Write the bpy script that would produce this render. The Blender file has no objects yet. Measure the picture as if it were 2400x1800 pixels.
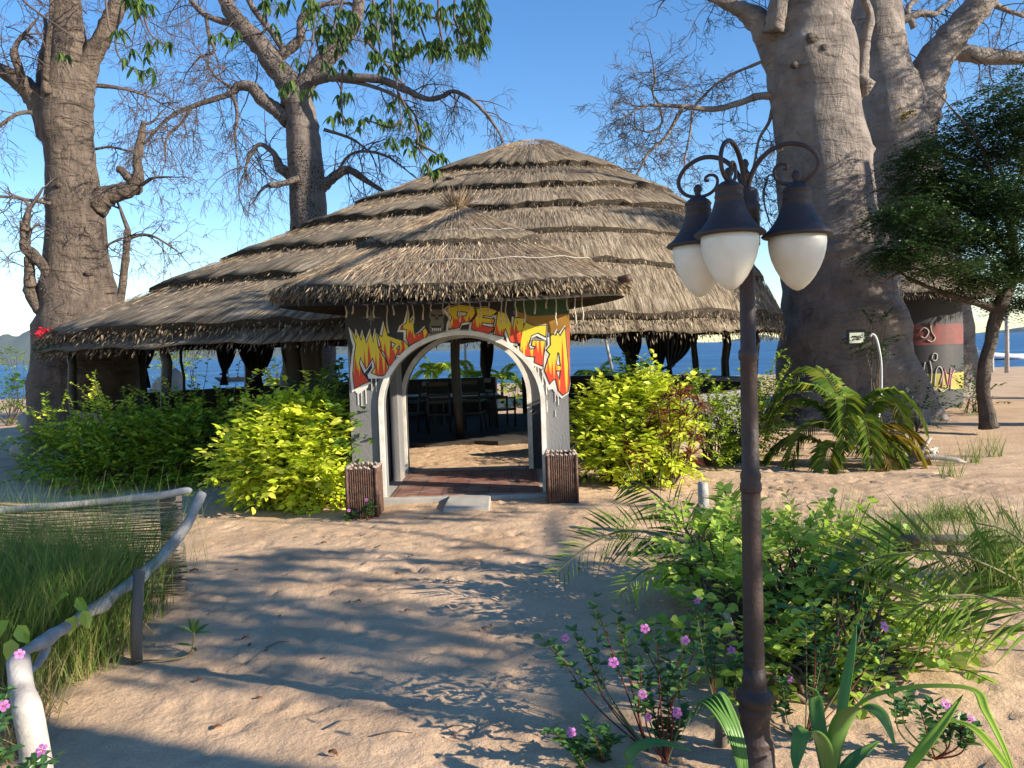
import bpy, math, random
import numpy as np
from mathutils import Vector, Matrix, noise as mnoise
from mathutils.geometry import tessellate_polygon
PI = math.pi
SC = bpy.context.scene
COL = SC.collection
# ------------------------------------------------------------------ camera
F = 1803.0
CAMZ = 1.7
ROT = Matrix.Rotation(math.radians(90 - 2.64), 3, 'X') @ Matrix.Rotation(math.radians(-1.86), 3, 'Z')
cd = bpy.data.cameras.new('camera')
cd.sensor_width = 36.0
cd.lens = F / 2400 * 36
cd.clip_start = 0.05
cd.clip_end = 30000
cam = bpy.data.objects.new('camera', cd)
COL.objects.link(cam)
cam.matrix_world = Matrix.Translation((0, 0, CAMZ)) @ ROT.to_4x4()
SC.camera = cam
# ------------------------------------------------------------------ light
SUN_EL, SUN_AZ = 21.0, 68.0          # azimuth: degrees to the right of straight behind the camera
az = math.radians(SUN_AZ); el = math.radians(SUN_EL)
SUNV = Vector((math.sin(az) * math.cos(el), -math.cos(az) * math.cos(el), math.sin(el)))
W = bpy.data.worlds.new('World'); SC.world = W; W.use_nodes = True
wn = W.node_tree.nodes; wl = W.node_tree.links
sky = wn.new('ShaderNodeTexSky'); sky.sky_type = 'NISHITA'; sky.sun_disc = False
sky.sun_elevation = el
sky.sun_rotation = math.atan2(SUNV.x, SUNV.y)
sky.air_density = 1.0; sky.dust_density = 0.0; sky.ozone_density = 2.0
bg = wn['Background']; bg.inputs[1].default_value = 0.105
hs = wn.new('ShaderNodeHueSaturation'); hs.inputs['Saturation'].default_value = 1.3; hs.inputs['Hue'].default_value = .507
wl.new(sky.outputs[0], hs.inputs['Color']); wl.new(hs.outputs[0], bg.inputs[0])
sd = bpy.data.lights.new('sun', 'SUN'); sd.energy = 5.0; sd.angle = math.radians(0.5)
sd.color = (1.0, 0.89, 0.72)
sun = bpy.data.objects.new('sun', sd); COL.objects.link(sun)
sun.rotation_euler = SUNV.to_track_quat('Z', 'Y').to_euler()
sun.location = (0, 0, 30)
SC.view_settings.view_transform = 'Standard'
SC.view_settings.look = 'None'
SC.view_settings.exposure = 1.2
SC.view_settings.gamma = 1.0
SC.render.engine = 'CYCLES'
SC.cycles.max_bounces = 6
SC.cycles.transparent_max_bounces = 8
SC.render.resolution_x = 1024; SC.render.resolution_y = 768
# ------------------------------------------------------------------ helpers
K = 2400 / 2212.0
O = Vector((0, 0, CAMZ))
def ray(x, y):
    return ROT @ Vector(((x * K - 1200) / F, (900 - y * K) / F, -1))
def D(x, y, Z):
    """world point on the sight line of picture point (x,y) at distance Z ahead"""
    d = ray(x, y); return O + d * (Z / d.y)
def GP(x, y, z=0.0):
    d = ray(x, y); return O + d * ((z - CAMZ) / d.z)
def PXM(Z):                 # metres per picture unit at distance Z
    return K * Z / F
R = random.Random(7)
NR = np.random.RandomState(11)

def tag(o, label=None, cat=None, group=None, kind=None):
    if label: o['label'] = label
    if cat: o['category'] = cat
    if group: o['group'] = group
    if kind: o['kind'] = kind
    return o

class MB:
    def __init__(s): s.V = []; s.F = []; s.n = 0; s.M = []; s.UV = {}
    def add(s, vs, fs, m=0):
        b = s.n
        s.V.append(np.asarray(vs, dtype=float).reshape(-1, 3)); s.n += len(s.V[-1])
        for f in fs:
            s.F.append(tuple(i + b for i in f)); s.M.append(m)
        return b
    def addnp(s, vs, fa, m=0):
        b = s.n; s.V.append(vs); s.n += len(vs)
        l = (fa + b).tolist(); s.F += l; s.M += [m] * len(l)
    def tube(s, pts, rads, n=8, cap=True, m=0, lump=0.0, rng=R):
        pts = [Vector(p) for p in pts]
        if isinstance(rads, (int, float)): rads = [rads] * len(pts)
        vs = []; fs = []
        t0 = (pts[1] - pts[0]).normalized()
        a = t0.orthogonal().normalized()
        for i, p in enumerate(pts):
            if i == 0: t = t0
            elif i == len(pts) - 1: t = (pts[i] - pts[i - 1]).normalized()
            else: t = (pts[i + 1] - pts[i - 1]).normalized()
            a = (a - t * a.dot(t))
            if a.length < 1e-6: a = t.orthogonal()
            a.normalize(); b = t.cross(a)
            for k in range(n):
                an = 2 * PI * k / n
                q = a * math.cos(an) + b * math.sin(an)
                r = rads[i]
                if lump:
                    r *= 1 + lump * mnoise.noise((p + q * rads[i]) * (0.9 / max(.12, rads[i])))
                vs.append(p + q * r)
        for i in range(len(pts) - 1):
            for k in range(n):
                k2 = (k + 1) % n
                fs.append((i * n + k, i * n + k2, (i + 1) * n + k2, (i + 1) * n + k))
        if cap:
            fs.append(tuple(range(n - 1, -1, -1)))
            L = (len(pts) - 1) * n
            fs.append(tuple(L + k for k in range(n)))
        s.add([tuple(v) for v in vs], fs, m)
    def box(s, c, size, rz=0, m=0, rx=0, ry=0):
        x, y, z = [q / 2 for q in size]
        M = Matrix.Rotation(rz, 3, 'Z') @ Matrix.Rotation(ry, 3, 'Y') @ Matrix.Rotation(rx, 3, 'X')
        c = Vector(c)
        vs = [c + M @ Vector((a, b, d)) for a in (-x, x) for b in (-y, y) for d in (-z, z)]
        s.add([tuple(v) for v in vs], [(0, 1, 3, 2), (4, 6, 7, 5), (0, 4, 5, 1), (2, 3, 7, 6), (0, 2, 6, 4), (1, 5, 7, 3)], m)
    def lathe(s, prof, c, n=24, m=0):
        vs = []; fs = []
        for r, z in prof:
            for k in range(n):
                a = 2 * PI * k / n
                vs.append((c[0] + r * math.cos(a), c[1] + r * math.sin(a), c[2] + z))
        for i in range(len(prof) - 1):
            for k in range(n):
                k2 = (k + 1) % n
                fs.append((i * n + k, i * n + k2, (i + 1) * n + k2, (i + 1) * n + k))
        fs.append(tuple(range(n - 1, -1, -1))); L = (len(prof) - 1) * n
        fs.append(tuple(L + k for k in range(n)))
        s.add(vs, fs, m)
    def leaves(s, P, Dn, L, Wd, up=None, fold=.25, kind=0, m=0, droop=.0):
        """leaf blades; P, Dn (N,3) base points and directions"""
        P = np.asarray(P, float).reshape(-1, 3); Dn = np.asarray(Dn, float).reshape(-1, 3)
        N = len(P)
        if N == 0: return
        Dn = Dn / (np.linalg.norm(Dn, axis=1, keepdims=True) + 1e-9)
        if up is None:
            up = np.tile([0, 0, 1.0], (N, 1)) + NR.normal(0, .45, (N, 3))
        up = np.asarray(up, float)
        sd_ = np.cross(Dn, up); sd_ /= (np.linalg.norm(sd_, axis=1, keepdims=True) + 1e-9)
        nn = np.cross(sd_, Dn)
        L = np.broadcast_to(np.asarray(L, float), (N,))[:, None]; Wd = np.broadcast_to(np.asarray(Wd, float), (N,))[:, None]
        dr = np.array([0, 0, -1.0]) * droop * L
        if kind == 0:      # folded diamond
            a = P; b = P + Dn * L * .45 + sd_ * Wd * .5 + nn * Wd * fold * .5
            c = P + Dn * L + dr; d = P + Dn * L * .45 - sd_ * Wd * .5 + nn * Wd * fold * .5
            V = np.stack([a, b, c, d], 1).reshape(-1, 3)
            i = np.arange(N)[:, None] * 4
            s.addnp(V, np.concatenate([i + np.array([[0, 1, 2]]), i + np.array([[0, 2, 3]])]), m)
        elif kind == 1:    # oval with midrib
            q = [(0, 0, 0, 0), (.28, .46, .5, .1), (.65, .40, .5, .45), (1, 0, 0, 1), (.65, -.40, .5, .45), (.28, -.46, .5, .1), (.3, 0, 0, .1), (.66, 0, 0, .45)]
            V = np.stack([P + Dn * L * u + sd_ * Wd * v + nn * Wd * fold * w + dr * e for u, v, w, e in q], 1).reshape(-1, 3)
            i = np.arange(N)[:, None] * 8
            fa = np.concatenate([i + np.array([[0, 6, 1]]), i + np.array([[7, 3, 2]]), i + np.array([[0, 5, 6]]), i + np.array([[7, 4, 3]])])
            b0 = s.n
            s.addnp(V, fa, m)
            fq = np.concatenate([i + np.array([[6, 7, 2, 1]]), i + np.array([[6, 5, 4, 7]])]) + b0
            l = fq.tolist(); s.F += l; s.M += [m] * len(l)
    def blades(s, P, Dn, L, Wd, bend=.3, seg=3, m=0):
        """curved grass blades"""
        P = np.asarray(P, float).reshape(-1, 3); Dn = np.asarray(Dn, float).reshape(-1, 3); N = len(P)
        Dn = Dn / np.linalg.norm(Dn, axis=1, keepdims=True)
        L = np.broadcast_to(np.asarray(L, float), (N,))[:, None]; Wd = np.broadcast_to(np.asarray(Wd, float), (N,))[:, None]
        h = Dn.copy(); h[:, 2] = 0; hn = np.linalg.norm(h, axis=1, keepdims=True) + 1e-6; h /= hn
        an = NR.rand(N) * PI; sd_ = np.stack([np.cos(an), np.sin(an), np.zeros(N)], 1)
        bd = np.broadcast_to(np.asarray(bend, float), (N,))[:, None]
        rows = []
        for j in range(seg + 1):
            u = j / seg
            c = P + Dn * L * u + (h * .8 + np.array([0, 0, -.75])) * bd * L * u * u
            w = Wd * (1 - u * .92) * .5
            rows += [c - sd_ * w, c + sd_ * w]
        V = np.stack(rows, 1).reshape(-1, 3); k = 2 * (seg + 1)
        i = np.arange(N)[:, None] * k
        for j in range(seg):
            s.addnp(V if j == 0 else np.zeros((0, 3)), (i + np.array([[2 * j, 2 * j + 1, 2 * j + 3, 2 * j + 2]])) - (0 if j == 0 else len(V)), m)

def mk(name, mb, mat, parent=None, loc=None, label=None, cat=None, group=None, kind=None, smooth=True, bevel=0, uv=None, attr=None):
    V = np.concatenate(mb.V) if mb.V else np.zeros((0, 3))
    if parent is not None:
        o0 = parent['_o'] if '_o' in parent else tuple(parent.location)
    else:
        o0 = loc if loc is not None else (0, 0, 0)
    o0 = np.array([o0[0], o0[1], o0[2]], float)
    me = bpy.data.meshes.new(name)
    me.from_pydata((V - o0).tolist(), [], mb.F)
    mats = mat if isinstance(mat, (list, tuple)) else [mat]
    for mm in mats: me.materials.append(mm)
    if len(mats) > 1: me.polygons.foreach_set('material_index', mb.M)
    if smooth: me.polygons.foreach_set('use_smooth', [True] * len(me.polygons))
    if uv is not None:
        l = me.uv_layers.new(name='UVMap')
        idx = np.zeros(len(me.loops), dtype=np.int64); me.loops.foreach_get('vertex_index', idx)
        l.data.foreach_set('uv', np.asarray(uv, float)[idx].ravel())
    if attr is not None:
        for an, av in attr.items():
            a = me.attributes.new(an, 'FLOAT', 'POINT'); a.data.foreach_set('value', np.asarray(av, float))
    me.update()
    o = bpy.data.objects.new(name, me); COL.objects.link(o)
    if parent is not None: o.parent = parent
    else: o.location = tuple(o0)
    if parent is not None and '_o' in parent: o['_o'] = parent['_o']
    elif parent is not None: o['_o'] = tuple(o0)
    else: o['_o'] = tuple(o0)
    if bevel:
        b = o.modifiers.new('bevel', 'BEVEL'); b.width = bevel; b.segments = 2; b.limit_method = 'ANGLE'
    return tag(o, label, cat, group, kind)
def thing(name, label, cat, loc=(0, 0, 0), group=None, kind=None):
    o = bpy.data.objects.new(name, None); COL.objects.link(o); o.location = tuple(loc); o['_o'] = tuple(loc)
    o.empty_display_size = .2
    return tag(o, label, cat, group, kind)
def dup(root, loc, rz=0.0, sc=1.0, label=None, group=None):
    def cp(o, par):
        c = o.copy(); COL.objects.link(c)
        if par is not None: c.parent = par
        for ch in o.children: cp(ch, c)
        return c
    r = cp(root, None)
    r.location = tuple(loc); r.rotation_euler = (0, 0, rz); r.scale = (sc, sc, sc) if not isinstance(sc, tuple) else sc
    if label: r['label'] = label
    if group: r['group'] = group
    return r
# ------------------------------------------------------------------ noise
def vnoise(x, y, seed=0):
    x = np.asarray(x, float); y = np.asarray(y, float)
    xi = np.floor(x).astype(np.int64); yi = np.floor(y).astype(np.int64); xf = x - xi; yf = y - yi
    def h(a, b):
        n = (a * 374761393 + b * 668265263 + seed * 974634777) & 0x7fffffff
        n = ((n ^ (n >> 13)) * 1274126177) & 0x7fffffff
        return ((n ^ (n >> 16)) & 0xffff) / 65535.0
    u = xf * xf * (3 - 2 * xf); v = yf * yf * (3 - 2 * yf)
    return (h(xi, yi) * (1 - u) * (1 - v) + h(xi + 1, yi) * u * (1 - v) + h(xi, yi + 1) * (1 - u) * v + h(xi + 1, yi + 1) * u * v) * 2 - 1
# ------------------------------------------------------------------ materials
def nmat(name):
    m = bpy.data.materials.new(name); m.use_nodes = True
    nt = m.node_tree; b = nt.nodes['Principled BSDF']
    return m, nt, b
def ramp(nt, stops):
    r = nt.nodes.new('ShaderNodeValToRGB'); e = r.color_ramp.elements
    while len(e) < len(stops): e.new(.5)
    for i, (p, c) in enumerate(stops): e[i].position = p; e[i].color = (*c, 1)
    return r
def plain(name, col, col2=None, scale=8, rough=.8, bump=.3, bscale=None, stretch=(1, 1, 1), metal=0, detail=6, dist=.01, coord='Object'):
    m, nt, b = nmat(name)
    tc = nt.nodes.new('ShaderNodeTexCoord'); mp = nt.nodes.new('ShaderNodeMapping'); mp.inputs['Scale'].default_value = stretch
    nt.links.new(tc.outputs[coord], mp.inputs[0])
    n = nt.nodes.new('ShaderNodeTexNoise'); n.inputs['Scale'].default_value = scale; n.inputs['Detail'].default_value = detail
    nt.links.new(mp.outputs[0], n.inputs[0])
    r = ramp(nt, [(.3, col), (.7, col2 or tuple(c * .7 for c in col))])
    nt.links.new(n.outputs[0], r.inputs[0]); nt.links.new(r.outputs[0], b.inputs['Base Color'])
    b.inputs['Roughness'].default_value = rough; b.inputs['Metallic'].default_value = metal
    if bump:
        n2 = nt.nodes.new('ShaderNodeTexNoise'); n2.inputs['Scale'].default_value = bscale or scale * 4; n2.inputs['Detail'].default_value = 8
        nt.links.new(mp.outputs[0], n2.inputs[0])
        bp = nt.nodes.new('ShaderNodeBump'); bp.inputs['Strength'].default_value = bump; bp.inputs['Distance'].default_value = dist
        nt.links.new(n2.outputs[0], bp.inputs['Height']); nt.links.new(bp.outputs[0], b.inputs['Normal'])
    return m
def leafmat(name, c1, c2, c3=None, trans=.35, rough=.45, patch=0):
    m, nt, b = nmat(name)
    g = nt.nodes.new('ShaderNodeNewGeometry')
    st = [(0.0, c1), (.6, c2)] + ([(1.0, c3)] if c3 else [(1.0, tuple(x * .6 for x in c2))])
    r = ramp(nt, st); nt.links.new(g.outputs['Random Per Island'], r.inputs[0])
    out = nt.nodes['Material Output']
    tr = nt.nodes.new('ShaderNodeBsdfTranslucent'); mx = nt.nodes.new('ShaderNodeMixShader'); mx.inputs[0].default_value = trans
    nt.links.new(r.outputs[0], b.inputs['Base Color']); nt.links.new(r.outputs[0], tr.inputs[0])
    b.inputs['Roughness'].default_value = rough; b.inputs['Specular IOR Level'].default_value = .35
    nt.links.new(b.outputs[0], mx.inputs[1]); nt.links.new(tr.outputs[0], mx.inputs[2]); nt.links.new(mx.outputs[0], out.inputs[0])
    return m
def sandmat():
    m, nt, b = nmat('sand')
    L = nt.links.new; N = nt.nodes.new
    tc = N('ShaderNodeTexCoord')
    n = N('ShaderNodeTexNoise'); n.inputs['Scale'].default_value = 1.3; n.inputs['Detail'].default_value = 7; L(tc.outputs['Object'], n.inputs[0])
    r = ramp(nt, [(.3, (.44, .295, .185)), (.5, (.54, .375, .24)), (.72, (.60, .425, .28))]); L(n.outputs[0], r.inputs[0])
    n2 = N('ShaderNodeTexNoise'); n2.inputs['Scale'].default_value = 160; n2.inputs['Detail'].default_value = 3; L(tc.outputs['Object'], n2.inputs[0])
    r2 = ramp(nt, [(.32, (.55, .52, .5)), (.5, (1, 1, 1)), (.8, (1.1, 1.08, 1.05))]); L(n2.outputs[0], r2.inputs[0])
    mx = N('ShaderNodeMixRGB'); mx.blend_type = 'MULTIPLY'; mx.inputs[0].default_value = .7; L(r.outputs[0], mx.inputs[1]); L(r2.outputs[0], mx.inputs[2])
    # small dark litter
    v = N('ShaderNodeTexVoronoi'); v.inputs['Scale'].default_value = 5.5; v.inputs['Randomness'].default_value = 1
    mp = N('ShaderNodeMapping'); mp.inputs['Scale'].default_value = (1, 1.6, 1); L(tc.outputs['Object'], mp.inputs[0]); L(mp.outputs[0], v.inputs[0])
    lt = N('ShaderNodeMath'); lt.operation = 'LESS_THAN'; lt.inputs[1].default_value = .035; L(v.outputs['Distance'], lt.inputs[0])
    m2 = N('ShaderNodeMixRGB'); L(lt.outputs[0], m2.inputs[0]); L(mx.outputs[0], m2.inputs[1]); m2.inputs[2].default_value = (.13, .075, .045, 1)
    L(m2.outputs[0], b.inputs['Base Color']); b.inputs['Roughness'].default_value = .95; b.inputs['Specular IOR Level'].default_value = .15
    n3 = N('ShaderNodeTexNoise'); n3.inputs['Scale'].default_value = 22; n3.inputs['Detail'].default_value = 9; n3.inputs['Roughness'].default_value = .62; L(tc.outputs['Object'], n3.inputs[0])
    bp = N('ShaderNodeBump'); bp.inputs['Strength'].default_value = .6; bp.inputs['Distance'].default_value = .02; L(n3.outputs[0], bp.inputs['Height']); L(bp.outputs[0], b.inputs['Normal'])
    return m
def thatchmat(name, cols, lo=.5, hi=1.0):
    m, nt, b = nmat(name); L = nt.links.new; N = nt.nodes.new
    uvn = N('ShaderNodeUVMap')
    def noise(sx, sy, sc, det):
        mp = N('ShaderNodeMapping'); mp.inputs['Scale'].default_value = (sx, sy, 1); L(uvn.outputs[0], mp.inputs[0])
        n = N('ShaderNodeTexNoise'); n.inputs['Scale'].default_value = sc; n.inputs['Detail'].default_value = det; n.inputs['Roughness'].default_value = .65; n.inputs['Distortion'].default_value = .35
        L(mp.outputs[0], n.inputs[0]); return n
    a = noise(22, 1.8, 1, 8); c = noise(.8, 1.2, 1, 6); f = noise(70, 4, 1, 4)
    r = ramp(nt, cols); L(a.outputs[0], r.inputs[0])
    r2 = ramp(nt, [(.3, (lo,) * 3), (.7, (hi,) * 3)]); L(c.outputs[0], r2.inputs[0])
    mx = N('ShaderNodeMixRGB'); mx.blend_type = 'MULTIPLY'; mx.inputs[0].default_value = .8; L(r.outputs[0], mx.inputs[1]); L(r2.outputs[0], mx.inputs[2])
    L(mx.outputs[0], b.inputs['Base Color']); b.inputs['Roughness'].default_value = .85; b.inputs['Specular IOR Level'].default_value = .2
    ad = N('ShaderNodeMath'); ad.operation = 'ADD'; L(a.outputs[0], ad.inputs[0]); L(f.outputs[0], ad.inputs[1])
    bp = N('ShaderNodeBump'); bp.inputs['Strength'].default_value = 1.0; bp.inputs['Distance'].default_value = .07; L(ad.outputs[0], bp.inputs['Height']); L(bp.outputs[0], b.inputs['Normal'])
    return m
def strawmat(name, st):
    m, nt, b = nmat(name); g = nt.nodes.new('ShaderNodeNewGeometry'); r = ramp(nt, st)
    nt.links.new(g.outputs['Random Per Island'], r.inputs[0]); nt.links.new(r.outputs[0], b.inputs['Base Color']); b.inputs['Roughness'].default_value = .8
    return m
def barkmat(name, c1, c2, spots=0.0, vs=9, crack=.6, spotmask=None):
    m, nt, b = nmat(name); L = nt.links.new; N = nt.nodes.new
    tc = N('ShaderNodeTexCoord')
    n = N('ShaderNodeTexNoise'); n.inputs['Scale'].default_value = 2.2; n.inputs['Detail'].default_value = 9; n.inputs['Roughness'].default_value = .6; L(tc.outputs['Object'], n.inputs[0])
    r = ramp(nt, [(.3, c2), (.62, c1)]); L(n.outputs[0], r.inputs[0])
    col = r.outputs[0]
    v = N('ShaderNodeTexVoronoi'); v.inputs['Scale'].default_value = vs; L(tc.outputs['Object'], v.inputs[0])
    if spots:
        lt = N('ShaderNodeMath'); lt.operation = 'LESS_THAN'; lt.inputs[1].default_value = spots; L(v.outputs['Distance'], lt.inputs[0])
        sel = lt.outputs[0]
        if spotmask:
            n5 = N('ShaderNodeTexNoise'); n5.inputs['Scale'].default_value = .9; L(tc.outputs['Object'], n5.inputs[0])
            g = N('ShaderNodeMath'); g.operation = 'GREATER_THAN'; g.inputs[1].default_value = spotmask; L(n5.outputs[0], g.inputs[0])
            mu = N('ShaderNodeMath'); mu.operation = 'MULTIPLY'; L(sel, mu.inputs[0]); L(g.outputs[0], mu.inputs[1]); sel = mu.outputs[0]
        mx = N('ShaderNodeMixRGB'); L(sel, mx.inputs[0]); L(col, mx.inputs[1]); mx.inputs[2].default_value = (.02, .017, .015, 1); col = mx.outputs[0]
    L(col, b.inputs['Base Color']); b.inputs['Roughness'].default_value = .75; b.inputs['Specular IOR Level'].default_value = .25
    mp = N('ShaderNodeMapping'); mp.inputs['Scale'].default_value = (1, 1, .35); L(tc.outputs['Object'], mp.inputs[0])
    n3 = N('ShaderNodeTexNoise'); n3.inputs['Scale'].default_value = 7; n3.inputs['Detail'].default_value = 12; n3.inputs['Roughness'].default_value = .68; n3.inputs['Distortion'].default_value = .8; L(mp.outputs[0], n3.inputs[0])
    mp4 = N('ShaderNodeMapping'); mp4.inputs['Scale'].default_value = (.9, .9, 2.6); L(tc.outputs['Object'], mp4.inputs[0])
    n4 = N('ShaderNodeTexNoise'); n4.inputs['Scale'].default_value = 1.6; n4.inputs['Detail'].default_value = 5; n4.inputs['Distortion'].default_value = 1.5; L(mp4.outputs[0], n4.inputs[0])
    am = N('ShaderNodeMath'); am.operation = 'MULTIPLY_ADD'; L(n4.outputs[0], am.inputs[0]); am.inputs[1].default_value = 1.6; L(n3.outputs[0], am.inputs[2])
    bp = N('ShaderNodeBump'); bp.inputs['Strength'].default_value = crack * 1.4; bp.inputs['Distance'].default_value = .13; L(am.outputs[0], bp.inputs['Height']); L(bp.outputs[0], b.inputs['Normal'])
    return m
M = {}
M['sand'] = sandmat()
M['thatch'] = thatchmat('thatch', [(.32, (.06, .045, .032)), (.44, (.22, .17, .12)), (.54, (.40, .325, .235)), (.68, (.60, .51, .39))], .34, 1.05)
M['thatch_edge'] = plain('shadow_dark_thatch_edge', (.07, .052, .035), (.02, .015, .011), 30, .95, 1.0, 60, dist=.03)  # dark lip colour paints in the shadow line under each course
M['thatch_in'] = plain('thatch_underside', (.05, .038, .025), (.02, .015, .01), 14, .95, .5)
M['straw'] = strawmat('straw', [(0, (.09, .062, .04)), (.4, (.28, .20, .13)), (.8, (.48, .36, .235)), (1, (.66, .54, .39))])
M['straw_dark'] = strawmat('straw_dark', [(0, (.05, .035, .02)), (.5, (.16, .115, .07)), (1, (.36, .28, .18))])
M['bark'] = barkmat('baobab_bark', (.27, .225, .195), (.13, .107, .095))
M['bark_l'] = barkmat('baobab_bark_pitted', (.185, .142, .112), (.095, .072, .058), .06, 4.5, .9)
M['bark_s'] = barkmat('baobab_bark_spotted', (.17, .138, .12), (.085, .068, .06), .33, 17, .5, .48)
M['bark_d'] = barkmat('dark_bark', (.12, .095, .075), (.05, .04, .033))
M['twig'] = plain('twig', (.12, .09, .08), (.06, .046, .042), 6, .9, 0)
M['wood_grey'] = plain('driftwood', (.44, .41, .38), (.24, .215, .20), 9, .8, .6, 30, (1, 1, 1))
M['wood_old'] = plain('old_post', (.20, .17, .14), (.10, .08, .065), 10, .85, .8, 30, (1, 1, .2))
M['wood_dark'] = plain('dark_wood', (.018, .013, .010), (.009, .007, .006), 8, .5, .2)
M['reed'] = strawmat('reed', [(0, (.06, .045, .03)), (.5, (.2, .155, .11)), (1, (.34, .28, .21))])
M['grey_paint'] = plain('grey_plaster', (.205, .20, .20), (.135, .132, .14), 3.2, .7, .4, 50, (1, 1, .45))
M['black_paint'] = plain('black_paint', (.022, .021, .026), (.012, .012, .016), 6, .6, .1)
M['white_paint'] = plain('white_paint', (.76, .72, .65), (.50, .46, .40), 6, .6, .2, 60)
M['green_paint'] = plain('green_paint', (.03, .075, .02), (.02, .05, .015), 6, .6, .1)
M['gold_paint'] = plain('gold_paint', (.34, .17, .015), (.25, .12, .01), 6, .6, .1)
M['orange_paint'] = plain('orange_paint', (.55, .13, .04), (.42, .09, .03), 6, .6, .1)
M['hut_red'] = plain('shade_dulled_red_paint', (.20, .035, .03), (.09, .03, .03), 5, .7, .1)  # dull red with the hut's shade mixed into the colour
M['hut_yellow'] = plain('shade_dulled_yellow_paint', (.36, .31, .05), (.26, .22, .05), 5, .7, .1)  # yellow dulled likewise, shade held in the colour
M['shade_floor'] = plain('painted_shade_floor', (.05, .04, .032), (.03, .024, .02), 3, .95, .5)  # dark colour standing in for the pavilion's interior shade
M['red_paint'] = plain('red_paint', (.5, .035, .015), (.4, .03, .015), 6, .6, .1)
M['pink_paint'] = plain('pink_paint', (.5, .22, .3), (.35, .12, .2), 6, .6, .1)
M['yellow_paint'] = plain('yellow_paint', (.62, .5, .03), (.5, .42, .03), 6, .6, .1)
M['mask_paint'] = plain('mask_paint', (.17, .165, .14), (.10, .10, .085), 16, .7, .1)
M['wicker'] = plain('wicker', (.105, .045, .024), (.04, .018, .012), 30, .6, .7, 90, (1, 1, .6))
M['stone_white'] = plain('pale_stone', (.5, .48, .44), (.3, .29, .27), 18, .8, .6, 40)
M['dark_shade_paint'] = plain('dark_paint_with_shade', (.045, .045, .052), (.03, .03, .036), 4, .75, .3, 50)  # dark wall paint that also holds passage and hut shade in its colour
M['rock'] = plain('rock', (.42, .34, .27), (.24, .19, .16), 4, .9, .8, 12, dist=.04)
M['concrete'] = plain('concrete', (.40, .38, .345), (.30, .28, .25), 7, .85, .4, 60)
M['cloth'] = plain('dark_cloth', (.016, .017, .026), (.008, .009, .014), 3, .85, .2)
M['iron'] = plain('lamp_iron', (.050, .028, .024), (.026, .017, .016), 12, .58, .4, 50, metal=.1)
M['iron_blue'] = plain('lamp_shade_iron', (.020, .017, .020), (.034, .020, .018), 9, .62, .3, 50, metal=.0)
M['stem'] = plain('stem', (.10, .075, .04), (.06, .04, .02), 10, .8, 0)
M['stem_g'] = plain('green_stem', (.10, .15, .04), (.14, .10, .04), 10, .7, 0)
M['plastic_white'] = plain('white_pipe', (.55, .55, .53), (.42, .42, .41), 10, .5, 0)
M['metal_dark'] = plain('flood_housing', (.02, .022, .03), None, 10, .4, 0)
M['boat_paint'] = plain('boat_paint', (.75, .76, .78), (.6, .6, .62), 2, .5, 0)
M['rope'] = plain('rope', (.55, .50, .42), (.36, .31, .25), 40, .9, .4)
def dirty_base(m):
    nt = m.node_tree; L = nt.links.new; N = nt.nodes.new; b = nt.nodes['Principled BSDF']
    src = b.inputs['Base Color'].links[0].from_socket
    tc = N('ShaderNodeTexCoord'); sp = N('ShaderNodeSeparateXYZ'); L(tc.outputs['Object'], sp.inputs[0])
    n = N('ShaderNodeTexNoise'); n.inputs['Scale'].default_value = 9; n.inputs['Detail'].default_value = 8; L(tc.outputs['Object'], n.inputs[0])
    a = N('ShaderNodeMath'); a.operation = 'MULTIPLY_ADD'; L(sp.outputs['Z'], a.inputs[0]); a.inputs[1].default_value = -1.7; L(n.outputs[0], a.inputs[2])
    r = ramp(nt, [(.22, (0, 0, 0)), (.50, (.85, .85, .85))]); L(a.outputs[0], r.inputs[0])
    mx = N('ShaderNodeMixRGB'); L(r.outputs[0], mx.inputs[0]); L(src, mx.inputs[1]); mx.inputs[2].default_value = (.36, .26, .18, 1); L(mx.outputs[0], b.inputs['Base Color'])
dirty_base(M['grey_paint'])
def glassmat():
    m, nt, b = nmat('opal_glass')
    b.inputs['Base Color'].default_value = (.78, .74, .62, 1); b.inputs['Roughness'].default_value = .45
    b.inputs['Subsurface Weight'].default_value = .35; b.inputs['Subsurface Radius'].default_value = (.1, .09, .07)
    tc = nt.nodes.new('ShaderNodeTexCoord'); n = nt.nodes.new('ShaderNodeTexNoise'); n.inputs['Scale'].default_value = 5; n.inputs['Detail'].default_value = 6
    nt.links.new(tc.outputs['Object'], n.inputs[0]); r = ramp(nt, [(.3, (.56, .52, .42)), (.6, (.70, .69, .63))]); nt.links.new(n.outputs[0], r.inputs[0]); nt.links.new(r.outputs[0], b.inputs['Base Color'])
    return m
M['opal'] = glassmat()
def floodmat():
    m, nt, b = nmat('flood_glass'); b.inputs['Base Color'].default_value = (.62, .68, .78, 1); b.inputs['Roughness'].default_value = .12; b.inputs['Metallic'].default_value = .55
    return m
M['flood_glass'] = floodmat()
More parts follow.
